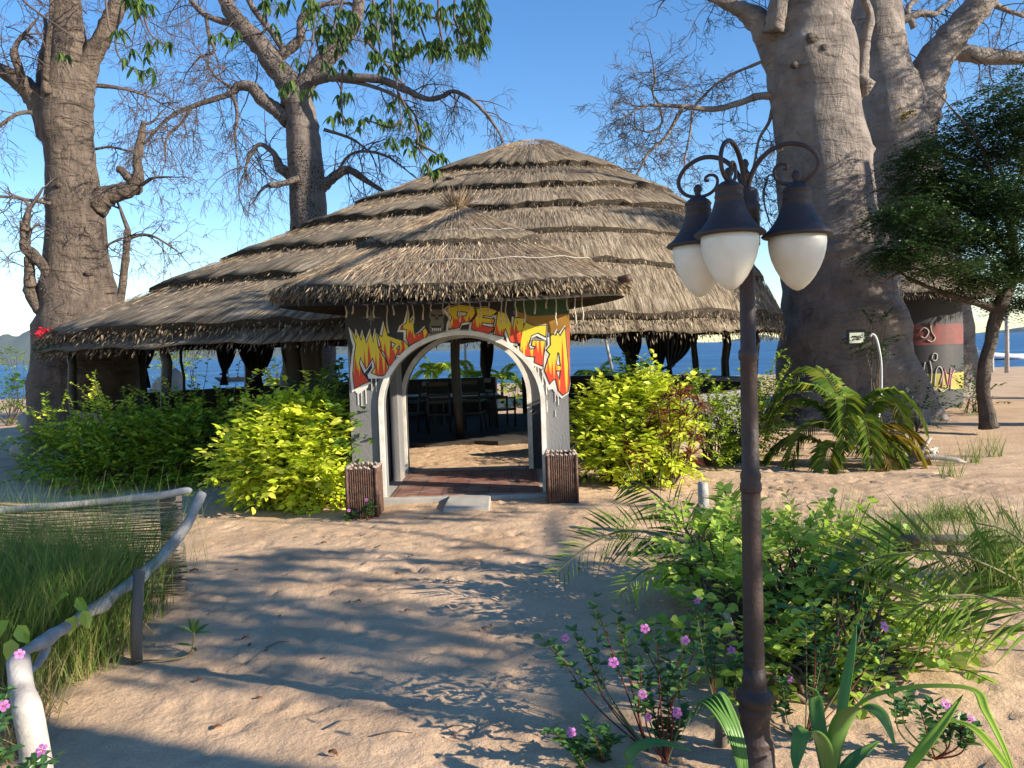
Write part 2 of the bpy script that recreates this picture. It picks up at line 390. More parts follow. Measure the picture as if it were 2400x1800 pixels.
def tilemat():
    m, nt, b = nmat('red_tiles'); L = nt.links.new; N = nt.nodes.new
    tc = N('ShaderNodeTexCoord'); bt = N('ShaderNodeTexBrick'); bt.offset = 0
    bt.inputs['Scale'].default_value = 1; bt.inputs['Brick Width'].default_value = .26; bt.inputs['Row Height'].default_value = .26; bt.inputs['Mortar Size'].default_value = .008
    bt.inputs['Color1'].default_value = (.24, .075, .055, 1); bt.inputs['Color2'].default_value = (.17, .09, .07, 1); bt.inputs['Mortar'].default_value = (.05, .04, .04, 1)
    L(tc.outputs['Object'], bt.inputs[0]); n = N('ShaderNodeTexNoise'); n.inputs['Scale'].default_value = 6; n.inputs['Detail'].default_value = 6; L(tc.outputs['Object'], n.inputs[0])
    mx = N('ShaderNodeMixRGB'); r = ramp(nt, [(.45, (0, 0, 0)), (.7, (.7, .7, .7))]); L(n.outputs[0], r.inputs[0]); L(r.outputs[0], mx.inputs[0]); L(bt.outputs[0], mx.inputs[1]); mx.inputs[2].default_value = (.36, .26, .19, 1)
    L(mx.outputs[0], b.inputs['Base Color']); b.inputs['Roughness'].default_value = .7
    return m
M['tiles'] = tilemat()
def watermat():
    m, nt, b = nmat('lake_water'); L = nt.links.new; N = nt.nodes.new
    b.inputs['Base Color'].default_value = (.012, .10, .22, 1); b.inputs['Roughness'].default_value = .4; b.inputs['Specular IOR Level'].default_value = .12
    tc = N('ShaderNodeTexCoord'); mp = N('ShaderNodeMapping'); mp.inputs['Scale'].default_value = (.25, .9, 1); L(tc.outputs['Object'], mp.inputs[0])
    n = N('ShaderNodeTexNoise'); n.inputs['Scale'].default_value = 1.1; n.inputs['Detail'].default_value = 9; L(mp.outputs[0], n.inputs[0])
    mp2 = N('ShaderNodeMapping'); mp2.inputs['Scale'].default_value = (.012, .06, 1); L(tc.outputs['Object'], mp2.inputs[0])
    n2 = N('ShaderNodeTexNoise'); n2.inputs['Scale'].default_value = 1; n2.inputs['Detail'].default_value = 8; L(mp2.outputs[0], n2.inputs[0])
    r = ramp(nt, [(.35, (.006, .05, .15)), (.55, (.010, .09, .23)), (.75, (.03, .16, .32))]); L(n2.outputs[0], r.inputs[0]); L(r.outputs[0], b.inputs['Base Color'])
    bp = N('ShaderNodeBump'); bp.inputs['Strength'].default_value = 1; bp.inputs['Distance'].default_value = .35; L(n.outputs[0], bp.inputs['Height']); L(bp.outputs[0], b.inputs['Normal'])
    return m
M['water'] = watermat()
M['hill'] = plain('hill_bush', (.03, .05, .03), (.06, .07, .04), .004, .95, 0)
M['leaf_yellow'] = leafmat('golden_leaf', (.44, .56, .03), (.64, .72, .05), (.82, .80, .12), .42)
M['leaf_lime'] = leafmat('lime_leaf', (.13, .23, .016), (.24, .36, .022), (.46, .54, .035), .38)
M['leaf_mid'] = leafmat('mid_leaf', (.04, .10, .015), (.08, .17, .02), (.13, .22, .03), .35)
M['leaf_dark'] = leafmat('dark_leaf', (.02, .045, .012), (.035, .075, .018), (.05, .10, .02), .3)
M['leaf_kapok'] = leafmat('kapok_leaf', (.028, .065, .016), (.055, .11, .024), (.12, .19, .04), .38)
M['leaf_light'] = leafmat('light_leaf', (.24, .40, .05), (.36, .52, .07), (.56, .62, .12), .45)
M['leaf_broad'] = leafmat('broad_leaf', (.10, .22, .05), (.14, .28, .06), (.2, .33, .06), .35, .35)
M['leaf_peri'] = leafmat('periwinkle_leaf', (.045, .12, .035), (.07, .17, .045), (.13, .22, .05), .3, .35)
M['leaf_red'] = leafmat('cordyline_leaf', (.10, .012, .012), (.16, .03, .02), (.22, .08, .03), .3, .4)
M['leaf_orange'] = leafmat('orange_frond', (.28, .15, .02), (.22, .17, .02), (.12, .15, .02), .35)
M['palm_leaf'] = leafmat('palm_leaf', (.06, .12, .015), (.12, .19, .022), (.26, .27, .03), .3, .35)
M['grass'] = leafmat('grass_blade', (.08, .17, .02), (.14, .24, .04), (.32, .30, .10), .35)
M['grass_dry'] = leafmat('dry_grass', (.26, .20, .09), (.34, .27, .13), (.2, .2, .07), .3)
M['petal'] = leafmat('pink_petal', (.52, .16, .50), (.62, .20, .55), (.66, .28, .62), .4)
M['petal_red'] = leafmat('red_petal', (.6, .02, .04), (.7, .03, .05), (.8, .05, .08), .4)
M['leaf_dead'] = plain('dead_leaf', (.22, .085, .04), (.12, .05, .025), 12, .8, .2)
def flamemat():
    m, nt, b = nmat('flame_letter_paint'); L = nt.links.new; N = nt.nodes.new
    at = N('ShaderNodeAttribute'); at.attribute_name = 'rise'
    ax = N('ShaderNodeAttribute'); ax.attribute_name = 'along'
    w = N('ShaderNodeTexNoise'); w.noise_dimensions = '1D'; w.inputs['Scale'].default_value = 24; w.inputs['Detail'].default_value = 1; L(ax.outputs['Fac'], w.inputs['W'])
    ma = N('ShaderNodeMath'); ma.operation = 'MULTIPLY_ADD'; L(w.outputs[0], ma.inputs[0]); ma.inputs[1].default_value = 1.15; ma.inputs[2].default_value = -.20
    lt = N('ShaderNodeMath'); lt.operation = 'LESS_THAN'; L(at.outputs['Fac'], lt.inputs[0]); L(ma.outputs[0], lt.inputs[1])
    ma2 = N('ShaderNodeMath'); ma2.operation = 'MULTIPLY_ADD'; L(w.outputs[0], ma2.inputs[0]); ma2.inputs[1].default_value = 1.15; ma2.inputs[2].default_value = -.12
    lt2 = N('ShaderNodeMath'); lt2.operation = 'LESS_THAN'; L(at.outputs['Fac'], lt2.inputs[0]); L(ma2.outputs[0], lt2.inputs[1])
    m1 = N('ShaderNodeMixRGB'); L(lt2.outputs[0], m1.inputs[0]); m1.inputs[1].default_value = (.66, .52, .03, 1); m1.inputs[2].default_value = (.70, .28, .02, 1)
    m2 = N('ShaderNodeMixRGB'); L(lt.outputs[0], m2.inputs[0]); L(m1.outputs[0], m2.inputs[1]); m2.inputs[2].default_value = (.60, .05, .015, 1)
    L(m2.outputs[0], b.inputs['Base Color']); b.inputs['Roughness'].default_value = .6
    return m
M['flame'] = flamemat()
#@@SETTING
# ------------------------------------------------------------------ ground
FOOT = []
_r = random.Random(3)
for i in range(2600):
    y = 2.5 + 13 * _r.random() ** .8
    FOOT.append((_r.uniform(-4.0, 7.5) if y > 7 else _r.gauss(.2, 1.9), y, _r.uniform(0, PI), _r.uniform(.05, .12), _r.uniform(.03, .055), _r.uniform(.004, .015)))
def Hbase(x, y):
    h = .045 * vnoise(x * .35, y * .35, 1) + .011 * vnoise(x * 1.1, y * 1.1, 2) + .005 * vnoise(x * 3.1, y * 4.1, 3) + .006 * vnoise(x * 7.3, y * 10.7, 4)
    h = h + .005 * vnoise(x * 14, y * 24, 5)
    # wind ripples crossing the path
    rp = np.sin(y * 13 + 3.0 * vnoise(x * .8, y * .8, 6) + .8 * x)
    h = h + .0035 * rp * np.clip(vnoise(x * .5 + 9, y * .5, 8) + .35, 0, 1)
    # flat shelf where the gate floor sits
    return h
def shore(y): 
    t = np.clip((np.asarray(y, float) - 32) / 24, 0, 1); t2 = np.clip((np.asarray(y, float) - 56) / 100, 0, 1)
    return -.62 * t * t * (3 - 2 * t) - 3 * t2
def gh(x, y):
    return float(Hbase(x, y) + shore(y))
def build_ground():
    def axis(lo, hi, step, far, g):
        a = list(np.arange(lo, hi, step)); s = step; v = a[-1]
        while v < far: s *= g; v += s; a.append(v)
        s = step; v = a[0]; b = []
        return a, s
    X = list(np.arange(-5.2, 5.2, .04)); s = .04; v = X[-1]; ext = []
    while v < 9000: s *= 1.09; v += s; ext.append(v)
    X = [-e for e in reversed(ext)] + X + ext
    Y = list(np.arange(1.6, 13.5, .034)); s = .034; v = Y[-1]
    while v < 9000: s *= 1.07; v += s; Y.append(v)
    pre = []; s = .04; v = 1.6
    while v > -60: s *= 1.25; v -= s; pre.append(v)
    Y = list(reversed(pre)) + Y
    X = np.array(X); Y = np.array(Y); gx, gy = np.meshgrid(X, Y)
    fade = np.exp(-np.maximum(0, np.hypot(gx, gy) - 30) / 40)
    Hh = Hbase(gx, gy) * fade + shore(gy)
    for fx, fy, fa, a, b, dp in FOOT:
        i0 = np.searchsorted(X, fx - .3); i1 = np.searchsorted(X, fx + .3); j0 = np.searchsorted(Y, fy - .3); j1 = np.searchsorted(Y, fy + .3)
        if i1 <= i0 or j1 <= j0: continue
        sx = gx[j0:j1, i0:i1] - fx; sy = gy[j0:j1, i0:i1] - fy
        u = (sx * math.cos(fa) + sy * math.sin(fa)) / a; w = (-sx * math.sin(fa) + sy * math.cos(fa)) / b
        q = np.sqrt(u * u + w * w)
        Hh[j0:j1, i0:i1] += -dp * np.exp(-q ** 4 * .9) + dp * .5 * np.exp(-((q - 1.35) / .28) ** 2)
    mb = MB(); ny, nx = gx.shape
    V = np.stack([gx, gy, Hh], -1).reshape(-1, 3)
    i = np.arange(ny - 1)[:, None] * nx + np.arange(nx - 1)[None, :]; i = i.ravel()[:, None]
    mb.addnp(V, i + np.array([[0, 1, nx + 1, nx]]))
    mk('sand_ground', mb, M['sand'], kind='structure')
build_ground()
mb = MB(); mb.add([(-9000, 38, -.48), (9000, 38, -.48), (9000, 9000, -.48), (-9000, 9000, -.48)], [(0, 1, 2, 3)])
mk('lake_water', mb, M['water'], loc=(0, 0, -.48), kind='structure')
def hills(name, prof, Y, seed):
    """prof: list of (disp x, height in disp units above the water line)"""
    mb = MB(); xs = np.linspace(prof[0][0], prof[-1][0], 160)
    hs = np.interp(xs, [p[0] for p in prof], [p[1] for p in prof])
    rows = []
    for j, (dy, k) in enumerate([(-500, 0.0), (-300, .25), (-120, .6), (0, 1), (200, .7), (600, -.02)]):
        n = 1 + .14 * vnoise(xs * .05 + 3 * j, xs * 0 + j * 1.7, seed) + .07 * vnoise(xs * .16, xs * 0 + j * 2.3, seed + 1)
        wx = (xs * K - 1200) / F * Y
        z = hs * K / F * Y * k * n
        rows.append(np.stack([wx + 0 * wx, wx * 0 + Y + dy, z - .6], -1))
    V = np.concatenate(rows); n = len(xs)
    i = (np.arange(5)[:, None] * n + np.arange(n - 1)[None, :]).ravel()[:, None]
    mb.addnp(V, i + np.array([[0, 1, n + 1, n]]))
    return mk(name, mb, M['hill'], loc=None, kind='structure')
hills('hills', [(-120, 46), (-40, 66), (40, 64), (110, 72), (180, 62), (260, 70), (330, 86), (420, 78), (520, 60), (640, 55), (760, 46), (860, 30), (960, 26), (1060, 22), (1150, 30), (1215, 34), (1270, 31), (1330, 32), (1385, 34), (1420, 24), (1470, 10), (1500, 2), (1530, 0)], 5600, 3)
hills('island_hills', [(1590, 0), (1612, 8), (1640, 14), (1665, 9), (1700, 2), (1716, 0)], 5200, 9)
hills('island_far', [(2350, 0), (2240, 0), (2185, 0), (2200, 6), (2230, 16), (2300, 22)][3:] and [(2186, 0), (2205, 8), (2240, 14), (2330, 20), (2400, 0)], 5000, 12)

# ------------------------------------------------------------------ thatched pavilion
def shell(surf, T, name_mb_uv=None, n=220, lift=.09, seed=0, wob=.05, uvk=1.0, drop=None):
    """one thatch course: surf(theta,t)->point ; T=(t0,t1)"""
    rows = []; m = 7
    th = np.linspace(0, 2 * PI, n, endpoint=False)
    V = []; UV = []
    for j in range(m):
        for i, a in enumerate(th):
            w = wob * mnoise.noise(Vector((math.cos(a) * 9, math.sin(a) * 9, seed))) + wob * .5 * mnoise.noise(Vector((math.cos(a) * 40, math.sin(a) * 40, seed)))
            t1 = T[1] + w * .35
            t = T[0] + (t1 - T[0]) * j / (m - 1)
            p = surf(a, t)
            l = lift * (.15 + .85 * (j / (m - 1)) ** .8) * (1 + .28 * mnoise.noise(Vector((math.cos(a) * 14, math.sin(a) * 14, seed + t * 9))))
            l += .03 * mnoise.noise(p * 2.2) + .015 * mnoise.noise(p * 6)
            if j == m - 1: l *= .93
            V.append((p.x, p.y, p.z + l)); UV.append((a * uvk, t * 6))
    # lip: turn under
    for i, a in enumerate(th):
        w = wob * mnoise.noise(Vector((math.cos(a) * 9, math.sin(a) * 9, seed))) + wob * .5 * mnoise.noise(Vector((math.cos(a) * 40, math.sin(a) * 40, seed)))
        p = surf(a, T[1] + w * .35 - .035)
        V.append((p.x, p.y, p.z - .05)); UV.append((a * uvk, T[1] * 6 + .2))
    F_ = []
    for j in range(m):
        for i in range(n):
            k = (i + 1) % n
            F_.append((j * n + i, (j + 1) * n + i, (j + 1) * n + k, j * n + k))
    return V, F_, UV
def straws(mb, surf, trange, N, L=.35, w=.012, thf=None, lift=.10, drop=0, bnd=None):
    """loose straws lying down the slope"""
    P = []; Q = []
    for _ in range(N):
        a = (thf or (lambda: R.uniform(0, 2 * PI)))(); t = R.uniform(*trange)
        p = surf(a, t); q = surf(a + R.gauss(0, .02), t + .06)
        d = (q - p).normalized()
        d += Vector((R.gauss(0, .06), R.gauss(0, .06), R.gauss(0, .025)))
        p.z += lift * R.uniform(.75, 1.08)
        P.append(p[:]); Q.append(d[:])
    mb.leaves(P, Q, NR.uniform(.5, 1.2, len(P)) * L, w, fold=.1, kind=0)
def fringe(mb, surf, t, N, L=.14, w=.016, up=.05, thf=None, down=-.55, spread=.35, wob=None):
    P = []; Q = []
    for _ in range(N):
        a = (thf or (lambda: R.uniform(0, 2 * PI)))()
        tt = t + R.uniform(-.02, .012)
        p = surf(a, tt); q = surf(a, tt + .05); d = (q - p).normalized()
        d = Vector((d.x, d.y, d.z + down)) + Vector((R.gauss(0, spread), R.gauss(0, spread), R.gauss(0, spread * .6)))
        p.z += R.uniform(-.06, 1) * up
        P.append(p[:]); Q.append(d[:])
    mb.leaves(P, Q, NR.uniform(.4, 1.3, len(P)) * L, w * NR.uniform(.6, 1.6, len(P)), fold=.1)
def join_shell(parts):
    mb = MB(); uv = []
    for V, F_, U in parts:
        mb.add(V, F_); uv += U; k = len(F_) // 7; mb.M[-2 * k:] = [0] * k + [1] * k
    return mb, uv
# plan of the main roof
CX, CY, RA, RB = -1.77, 15.3, 6.97, 4.75
AP = Vector((.55, 15.5, 5.80)); ZE = 2.02
def eave(a): return Vector((CX + RA * math.cos(a), CY + RB * math.sin(a), ZE))
def sstep(x): x = max(0, min(1, x)); return x * x * (3 - 2 * x)
def main_surf(a, t):
    e = eave(a)
    rt = sstep((math.cos(a) + .35) / 1.35)
    tt = max(t, 0); tt = tt + rt * .85 * tt * (1 - tt) if tt < 1 else tt
    q = AP + (e - AP) * tt
    z = AP.z - (AP.z - ZE) * ((1 - rt) * (.96 * tt + .04 * tt * tt) + rt * (.62 * tt + .38 * tt ** 6))
    z -= .10 * math.exp(-((tt) / .05) ** 2)
    return Vector((q.x, q.y, z))
pav = thing('thatched_pavilion', 'large open sided beach pavilion under a wide layered thatch roof', 'pavilion', (CX, CY, 0))
TI = [0.0, .24, .385, .52, .66, .80, 1.0]
parts = []
for i in range(6):
    parts.append(shell(main_surf, (max(0, TI[i] - .03), TI[i + 1]), lift=.21 if i < 5 else .20, seed=i * 7.3, wob=.028, uvk=5.5, n=260))
# the thin under-course that shows below the eave
def under_surf(a, t): 
    q = main_surf(a, t); return Vector((q.x, q.y, q.z - .17))
parts.append(shell(under_surf, (.9, 1.005), lift=.07, seed=77, wob=.03, uvk=5.5, n=260))
mb, uv = join_shell(parts)
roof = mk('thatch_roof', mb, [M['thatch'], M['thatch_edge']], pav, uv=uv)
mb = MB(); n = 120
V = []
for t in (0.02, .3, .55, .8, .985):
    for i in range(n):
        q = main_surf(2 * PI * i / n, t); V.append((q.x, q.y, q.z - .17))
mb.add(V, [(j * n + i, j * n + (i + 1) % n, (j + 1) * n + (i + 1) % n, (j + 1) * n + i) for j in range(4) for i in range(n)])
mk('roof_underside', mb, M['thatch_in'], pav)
front = lambda: R.uniform(PI * 1.0 - .25, 2 * PI + .35)
mb = MB()
for i in range(6):
    straws(mb, main_surf, (TI[i] + .01, TI[i + 1] - .055), 8000, L=.18, w=.0045, thf=front, lift=.16)
    fringe(mb, main_surf, TI[i + 1], 1500, L=.07, w=.007, up=.19, thf=front)
mk('loose_straw', mb, M['straw'], roof, kind='stuff', smooth=False)
mb = MB()
for i in range(5): fringe(mb, main_surf, TI[i + 1] + .002, 2600, L=.07, w=.012, up=.12, thf=front, down=-.8)
fringe(mb, main_surf, 1.0, 4200, L=.09, w=.016, up=.16, down=-1.0, spread=.4)
fringe(mb, under_surf, 1.0, 3000, L=.09, w=.015, up=.05, down=-1.2, spread=.4)
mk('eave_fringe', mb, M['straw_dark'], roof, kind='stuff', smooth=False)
# posts and beam
def inner(a, k=.955): return Vector((CX + (RA - .45) * math.cos(a), CY + (RB - .45) * math.sin(a), 0))
def far_at(x, near=False, off=.45):
    """where the sight line through picture x meets the post ring (far or near side)"""
    d = ray(x, 760); m = d.x / d.y
    a = RA - off; b = RB - off
    A = (m / a) ** 2 + 1 / b ** 2; B = -2 * CX * m / a ** 2 - 2 * CY / b ** 2; Cc = (CX / a) ** 2 + (CY / b) ** 2 - 1
    q = B * B - 4 * A * Cc
    if q < 0: q = 0
    y = (-B + (-1 if near else 1) * math.sqrt(q)) / (2 * A)
    return Vector((m * y, y, 0))
mb = MB(); pts = [inner(2 * PI * i / 80) + Vector((0, 0, 1.98 + .02 * math.sin(i * 1.7))) for i in range(81)]
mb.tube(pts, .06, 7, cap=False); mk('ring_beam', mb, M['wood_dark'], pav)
def post_at(p, r, h=2.0, crook=0.03, mat='wood_dark'):
    mb = MB(); z0 = gh(p.x, p.y) - .1
    pts = [Vector((p.x + crook * math.sin(k * 1.9 + p.x * 5), p.y + crook * math.cos(k * 2.3 + p.x), z0 + (h - z0) * k / 6)) for k in range(7)]
    mb.tube(pts, r, 9, lump=.2)
    return mk('post', mb, M[mat], pav)
for x, r in ((392, .035), (302, .12), (533, .09), (1357, .07), (1568, .085), (1045, .09), (880, .06), (1222, .05)):
    post_at(far_at(x), r)
for a in (3.5, 4.15, 6.2, .45, 2.9):
    post_at(inner(a), .075)
p = D(985, 760, 14.0); post_at(Vector((p.x, p.y, 0)), .085, 4.8, .02)
p = D(640, 760, 15.5); post_at(Vector((p.x, p.y, 0)), .30, 3.6, .05)
p = D(680, 760, 15.0); post_at(Vector((p.x, p.y, 0)), .22, 3.6, .05)
def ringwall(name, a0, a1, h, mat, k=.45, th=.16, label=None):
    mb = MB(); n = max(6, int(abs(a1 - a0) * 24)); V = []
    for i in range(n + 1):
        a = a0 + (a1 - a0) * i / n
        for kk, zz in ((k, -.15), (k, h), (k + th, h), (k + th, -.15)):
            x = CX + (RA - kk) * math.cos(a); y = CY + (RB - kk) * math.sin(a)
            V.append((x, y, zz + (0.01 * mnoise.noise(Vector((x * 2, y * 2, 0))) if zz > 0 else 0)))
    F_ = [(4 * i + j, 4 * i + (j + 1) % 4, 4 * i + 4 + (j + 1) % 4, 4 * i + 4 + j) for i in range(n) for j in range(4)]
    F_ += [(0, 3, 2, 1), (4 * n, 4 * n + 1, 4 * n + 2, 4 * n + 3)]
    mb.add(V, F_); return mk(name, mb, M[mat], pav, smooth=False)
def ang(p): return math.atan2((p.y - CY) / RB, (p.x - CX) / RA)
aL = ang(far_at(1068)); aR = ang(far_at(1124))
ringwall('low_wall', aL, 2.9, 1.0, 'wood_dark'); ringwall('low_wall', -.1, aR, .98, 'wood_dark')  # near-black colour paints in the shade on the walls' inside
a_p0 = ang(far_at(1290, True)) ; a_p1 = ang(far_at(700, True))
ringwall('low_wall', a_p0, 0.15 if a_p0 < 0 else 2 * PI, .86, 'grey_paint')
ringwall('low_wall', -PI + .12, a_p1, .86, 'wood_dark')  # front left wall darkened the same way, shade in the colour

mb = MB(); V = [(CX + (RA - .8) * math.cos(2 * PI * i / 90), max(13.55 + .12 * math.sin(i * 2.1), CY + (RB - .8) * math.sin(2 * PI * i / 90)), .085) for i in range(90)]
mb.add(V + [(x, y, -.2) for x, y, z in V], [tuple(range(90))] + [(i, (i + 1) % 90, (i + 1) % 90 + 90, i + 90) for i in range(90)]); mk('floor', mb, M['shade_floor'], pav, smooth=False)  # dark sheet added where the interior lies in shade
# ------------------------------------------------------------------ entrance gate
GY = 8.5; GX0, GX1 = -1.80, .62; GZ = 2.42
gate = thing('entrance_gate', 'plaster arch gate covered in flame lettering under a small round thatch cap', 'gate', (-.56, 9.3, 0))
def archprof(xc, w, top, spring, n=28):
    """inner opening outline from left foot over the crown to right foot"""
    pts = [(xc - w / 2, 0.06)]
    for i in range(n + 1):
        a = PI - PI * i / n
        pts.append((xc + w / 2 * math.cos(a), spring + (top - spring) * math.sin(a)))
    pts.append((xc + w / 2, .06)); return pts
def archwall(xc, w, top, spring, x0, x1, zt, y0, y1, z0=.0):
    pr = archprof(xc, w, top, spring); pr[0] = (pr[0][0], z0); pr[-1] = (pr[-1][0], z0)
    outer = []
    for (x, z) in pr:
        outer.append(None)
    mb = MB(); n = len(pr); V = []
    # outer boundary matched point for point
    total = n - 1
    for i, (x, z) in enumerate(pr):
        if i == 0: o = (x0, z0)
        elif i == n - 1: o = (x1, z0)
        else:
            u = (i - 1) / (n - 3)
            if u < .22: o = (x0, pr[1][1] + (zt - pr[1][1]) * u / .22)
            elif u > .78: o = (x1, pr[1][1] + (zt - pr[1][1]) * (1 - u) / .22)
            else: o = (x0 + (x1 - x0) * (u - .22) / .56, zt)
        V += [(x, y0, z), (o[0], y0, o[1]), (o[0], y1, o[1]), (x, y1, z)]
    F_ = []
    for i in range(n - 1):
        a = 4 * i; b = a + 4
        F_ += [(a, b, b + 1, a + 1), (a + 3, a + 2, b + 2, b + 3), (a + 1, b + 1, b + 2, a + 2), (a, a + 3, b + 3, b)]
    F_ += [(0, 1, 2, 3), (4 * n - 4, 4 * n - 1, 4 * n - 2, 4 * n - 3)]
    mb.add(V, F_); return mb
AXC, AW, ATOP, ASP = -.560, 1.74, 1.865, 1.10
mk('front_wall', archwall(AXC, AW, ATOP, ASP, GX0, GX1, GZ, GY, GY + .16), M['grey_paint'], gate, smooth=False)
mk('rear_wall', archwall(-.61, 1.60, 1.86, 1.08, GX0 + .0, GX1 - .02, GZ, 10.14, 10.3), M['dark_shade_paint'], gate, smooth=False)  # rear wall coloured dark in place of passage shade
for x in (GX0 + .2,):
    mb = MB(); mb.box((x, 9.40, GZ / 2), (.12, 1.475, GZ - .01)); mk('side_wall', mb, M['dark_shade_paint'], gate, smooth=False)
def trim(xc, w, top, spring, y, t=.05, d=.035):
    pin = archprof(xc, w, top, spring); pout = archprof(xc, w + 2 * t, top + t, spring)
    V = []
    for (a, b) in zip(pin, pout): V += [(a[0], y, a[1]), (b[0], y, b[1]), (b[0], y - d, b[1]), (a[0], y - d, a[1])]
    mb = MB(); n = len(pin)
    F_ = [(4 * i + j, 4 * i + (j + 1) % 4, 4 * i + 4 + (j + 1) % 4, 4 * i + 4 + j) for i in range(n - 1) for j in range(4)]
    F_ += [(0, 1, 2, 3)[::-1], (4 * n - 4, 4 * n - 3, 4 * n - 2, 4 * n - 1)]
    mb.add(V, F_); return mb
mk('arch_trim', trim(AXC, AW, ATOP, ASP, GY - .002, .052), M['white_paint'], gate, smooth=False)
mk('arch_trim', trim(-.61, 1.60, 1.86, 1.08, 10.138, .06), M['white_paint'], gate, smooth=False)
# grey pilasters inside the passage
for x, s in ((-1.47, 1),):
    mb = MB(); mb.box((x, 9.72, 1.0), (.10, .42, 1.94)); mk('pilaster', mb, M['grey_paint'], gate, smooth=False, bevel=.008)
mb = MB(); mb.box((-.58, 9.42, 0.0), (2.5, 2.1, .20)); mk('floor_slab', mb, M['concrete'], gate, smooth=False, bevel=.012)
mb = MB(); mb.box((-.55, 9.30, .103), (1.66, 1.70, .012)); mk('floor_tiles', mb, M['tiles'], gate, smooth=False)
# cap roof
PC = Vector((-.69, 9.30, 0))
def cap_surf(a, t):
    ra, rb = 2.07, 1.95
    e = Vector((PC.x + ra * math.cos(a) + .02, PC.y + rb * math.sin(a), 0))
    zt = 3.31; ze = 2.23 + .12 * (abs(math.cos(a)) ** 2) 
    q = Vector((PC.x + .10, PC.y, 0)) * (1 - t) + e * t
    z = zt - (zt - ze) * (t ** .92)
    z += .08 * t * (1 - t) * 4 * .6
    return Vector((q.x, q.y, z))
parts = [shell(cap_surf, (0, .56), lift=.17, seed=31, wob=.03, uvk=2.2, n=160), shell(cap_surf, (.50, 1.0), lift=.13, seed=41, wob=.04, uvk=2.2, n=200)]
mb, uv = join_shell(parts)
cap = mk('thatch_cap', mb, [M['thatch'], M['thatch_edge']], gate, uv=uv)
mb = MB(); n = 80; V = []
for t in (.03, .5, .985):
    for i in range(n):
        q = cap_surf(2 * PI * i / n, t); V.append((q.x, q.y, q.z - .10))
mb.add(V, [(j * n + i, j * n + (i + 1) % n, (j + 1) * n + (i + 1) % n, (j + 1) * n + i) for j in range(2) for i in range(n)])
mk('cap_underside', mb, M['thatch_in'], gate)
mb = MB()
frc = lambda: R.uniform(PI * .95, 2 * PI + .2)
straws(mb, cap_surf, (0.0, .40), 6500, L=.28, w=.0042, thf=frc, lift=.15)
straws(mb, cap_surf, (.57, .90), 12000, L=.25, w=.0045, thf=frc, lift=.12)
fringe(mb, cap_surf, .555, 500, L=.08, w=.008, up=.16, thf=frc)
# tuft on top
P = []; Q = []
for i in range(420):
    a = R.uniform(0, 2 * PI); P.append((PC.x + .10 + .05 * math.cos(a), PC.y + .05 * math.sin(a), 3.36 + R.uniform(0, .05))); Q.append((math.cos(a) * R.uniform(.1, .9), math.sin(a) * R.uniform(.1, .9), R.uniform(-.1, 1.2)))
mb.leaves(P, Q, NR.uniform(.12, .34, len(P)), .012)
mk('loose_straw', mb, M['straw'], cap, kind='stuff', smooth=False)
mb = MB(); fringe(mb, cap_surf, .565, 1500, L=.07, w=.012, up=.10, thf=frc, down=-.8); fringe(mb, cap_surf, 1.0, 6000, L=.08, w=.012, up=.13, down=-.9, spread=.4)
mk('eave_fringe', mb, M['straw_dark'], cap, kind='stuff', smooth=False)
# two thin wires lying round the cap
for t in (.42, .80):
    mb = MB(); pts = []
    for i in range(60):
        a = PI * .98 + (PI * 1.06) * i / 59; q = cap_surf(a, t); pts.append(q + Vector((0, -.01, .145 + .01 * math.sin(i * .9))))
    mb.tube(pts, .004, 4); mk('tie_wire', mb, M['stone_white'], cap)
# rope ends hanging from the cap eave
for i in range(26):
    x = -1.75 + 2.55 * (i + R.uniform(-.35, .35)) / 25
    y = GY - R.uniform(.06, .35); l = R.uniform(.10, .34); z = 2.34
    mb = MB(); pts = [Vector((x + .008 * math.sin(k * 2 + i), y, z - (l + .1) * k / 5)) for k in range(6)]
    mb.tube(pts, [.007] * 4 + [.009, .011], 5); mk('hanging_rope', mb, M['rope'], gate)
# timber ends under the cap on the right
for (x0, z0, x1, z1) in ((1.05, 2.30, .45, 2.25), (1.30, 2.42, .6, 2.38)):
    mb = MB(); mb.tube([(x0, 8.35, z0), (x1, 9.9, z1)], .045, 8); mk('rafter', mb, M['wicker'], gate)
# ---- painting on the front wall (thin paint layers, each proud of the last)
def W2(x, z): return Vector((x, z))
def zp(x, y):        # zoomed letter drawing coordinates -> wall coordinates (x, z)
    p = D((780 + x * .27125) / K, (700 + y * .27125) / K, GY); return (p.x, p.z)
def offset_poly(pts, d):
    n = len(pts); A = sum(pts[i][0] * pts[(i + 1) % n][1] - pts[(i + 1) % n][0] * pts[i][1] for i in range(n))
    sg = 1 if A > 0 else -1; out = []
    for i in range(n):
        p0 = Vector(pts[i - 1]); p1 = Vector(pts[i]); p2 = Vector(pts[(i + 1) % n])
        e1 = (p1 - p0).normalized(); e2 = (p2 - p1).normalized()
        n1 = Vector((e1.y, -e1.x)) * sg; n2 = Vector((e2.y, -e2.x)) * sg
        b = n1 + n2
        if b.length < .2: b = (n1 if b.length < 1e-4 else b)
        b.normalize(); c = max(.45, b.dot(n1))
        q = p1 + b * (d / c); out.append((q.x, q.y))
    return out
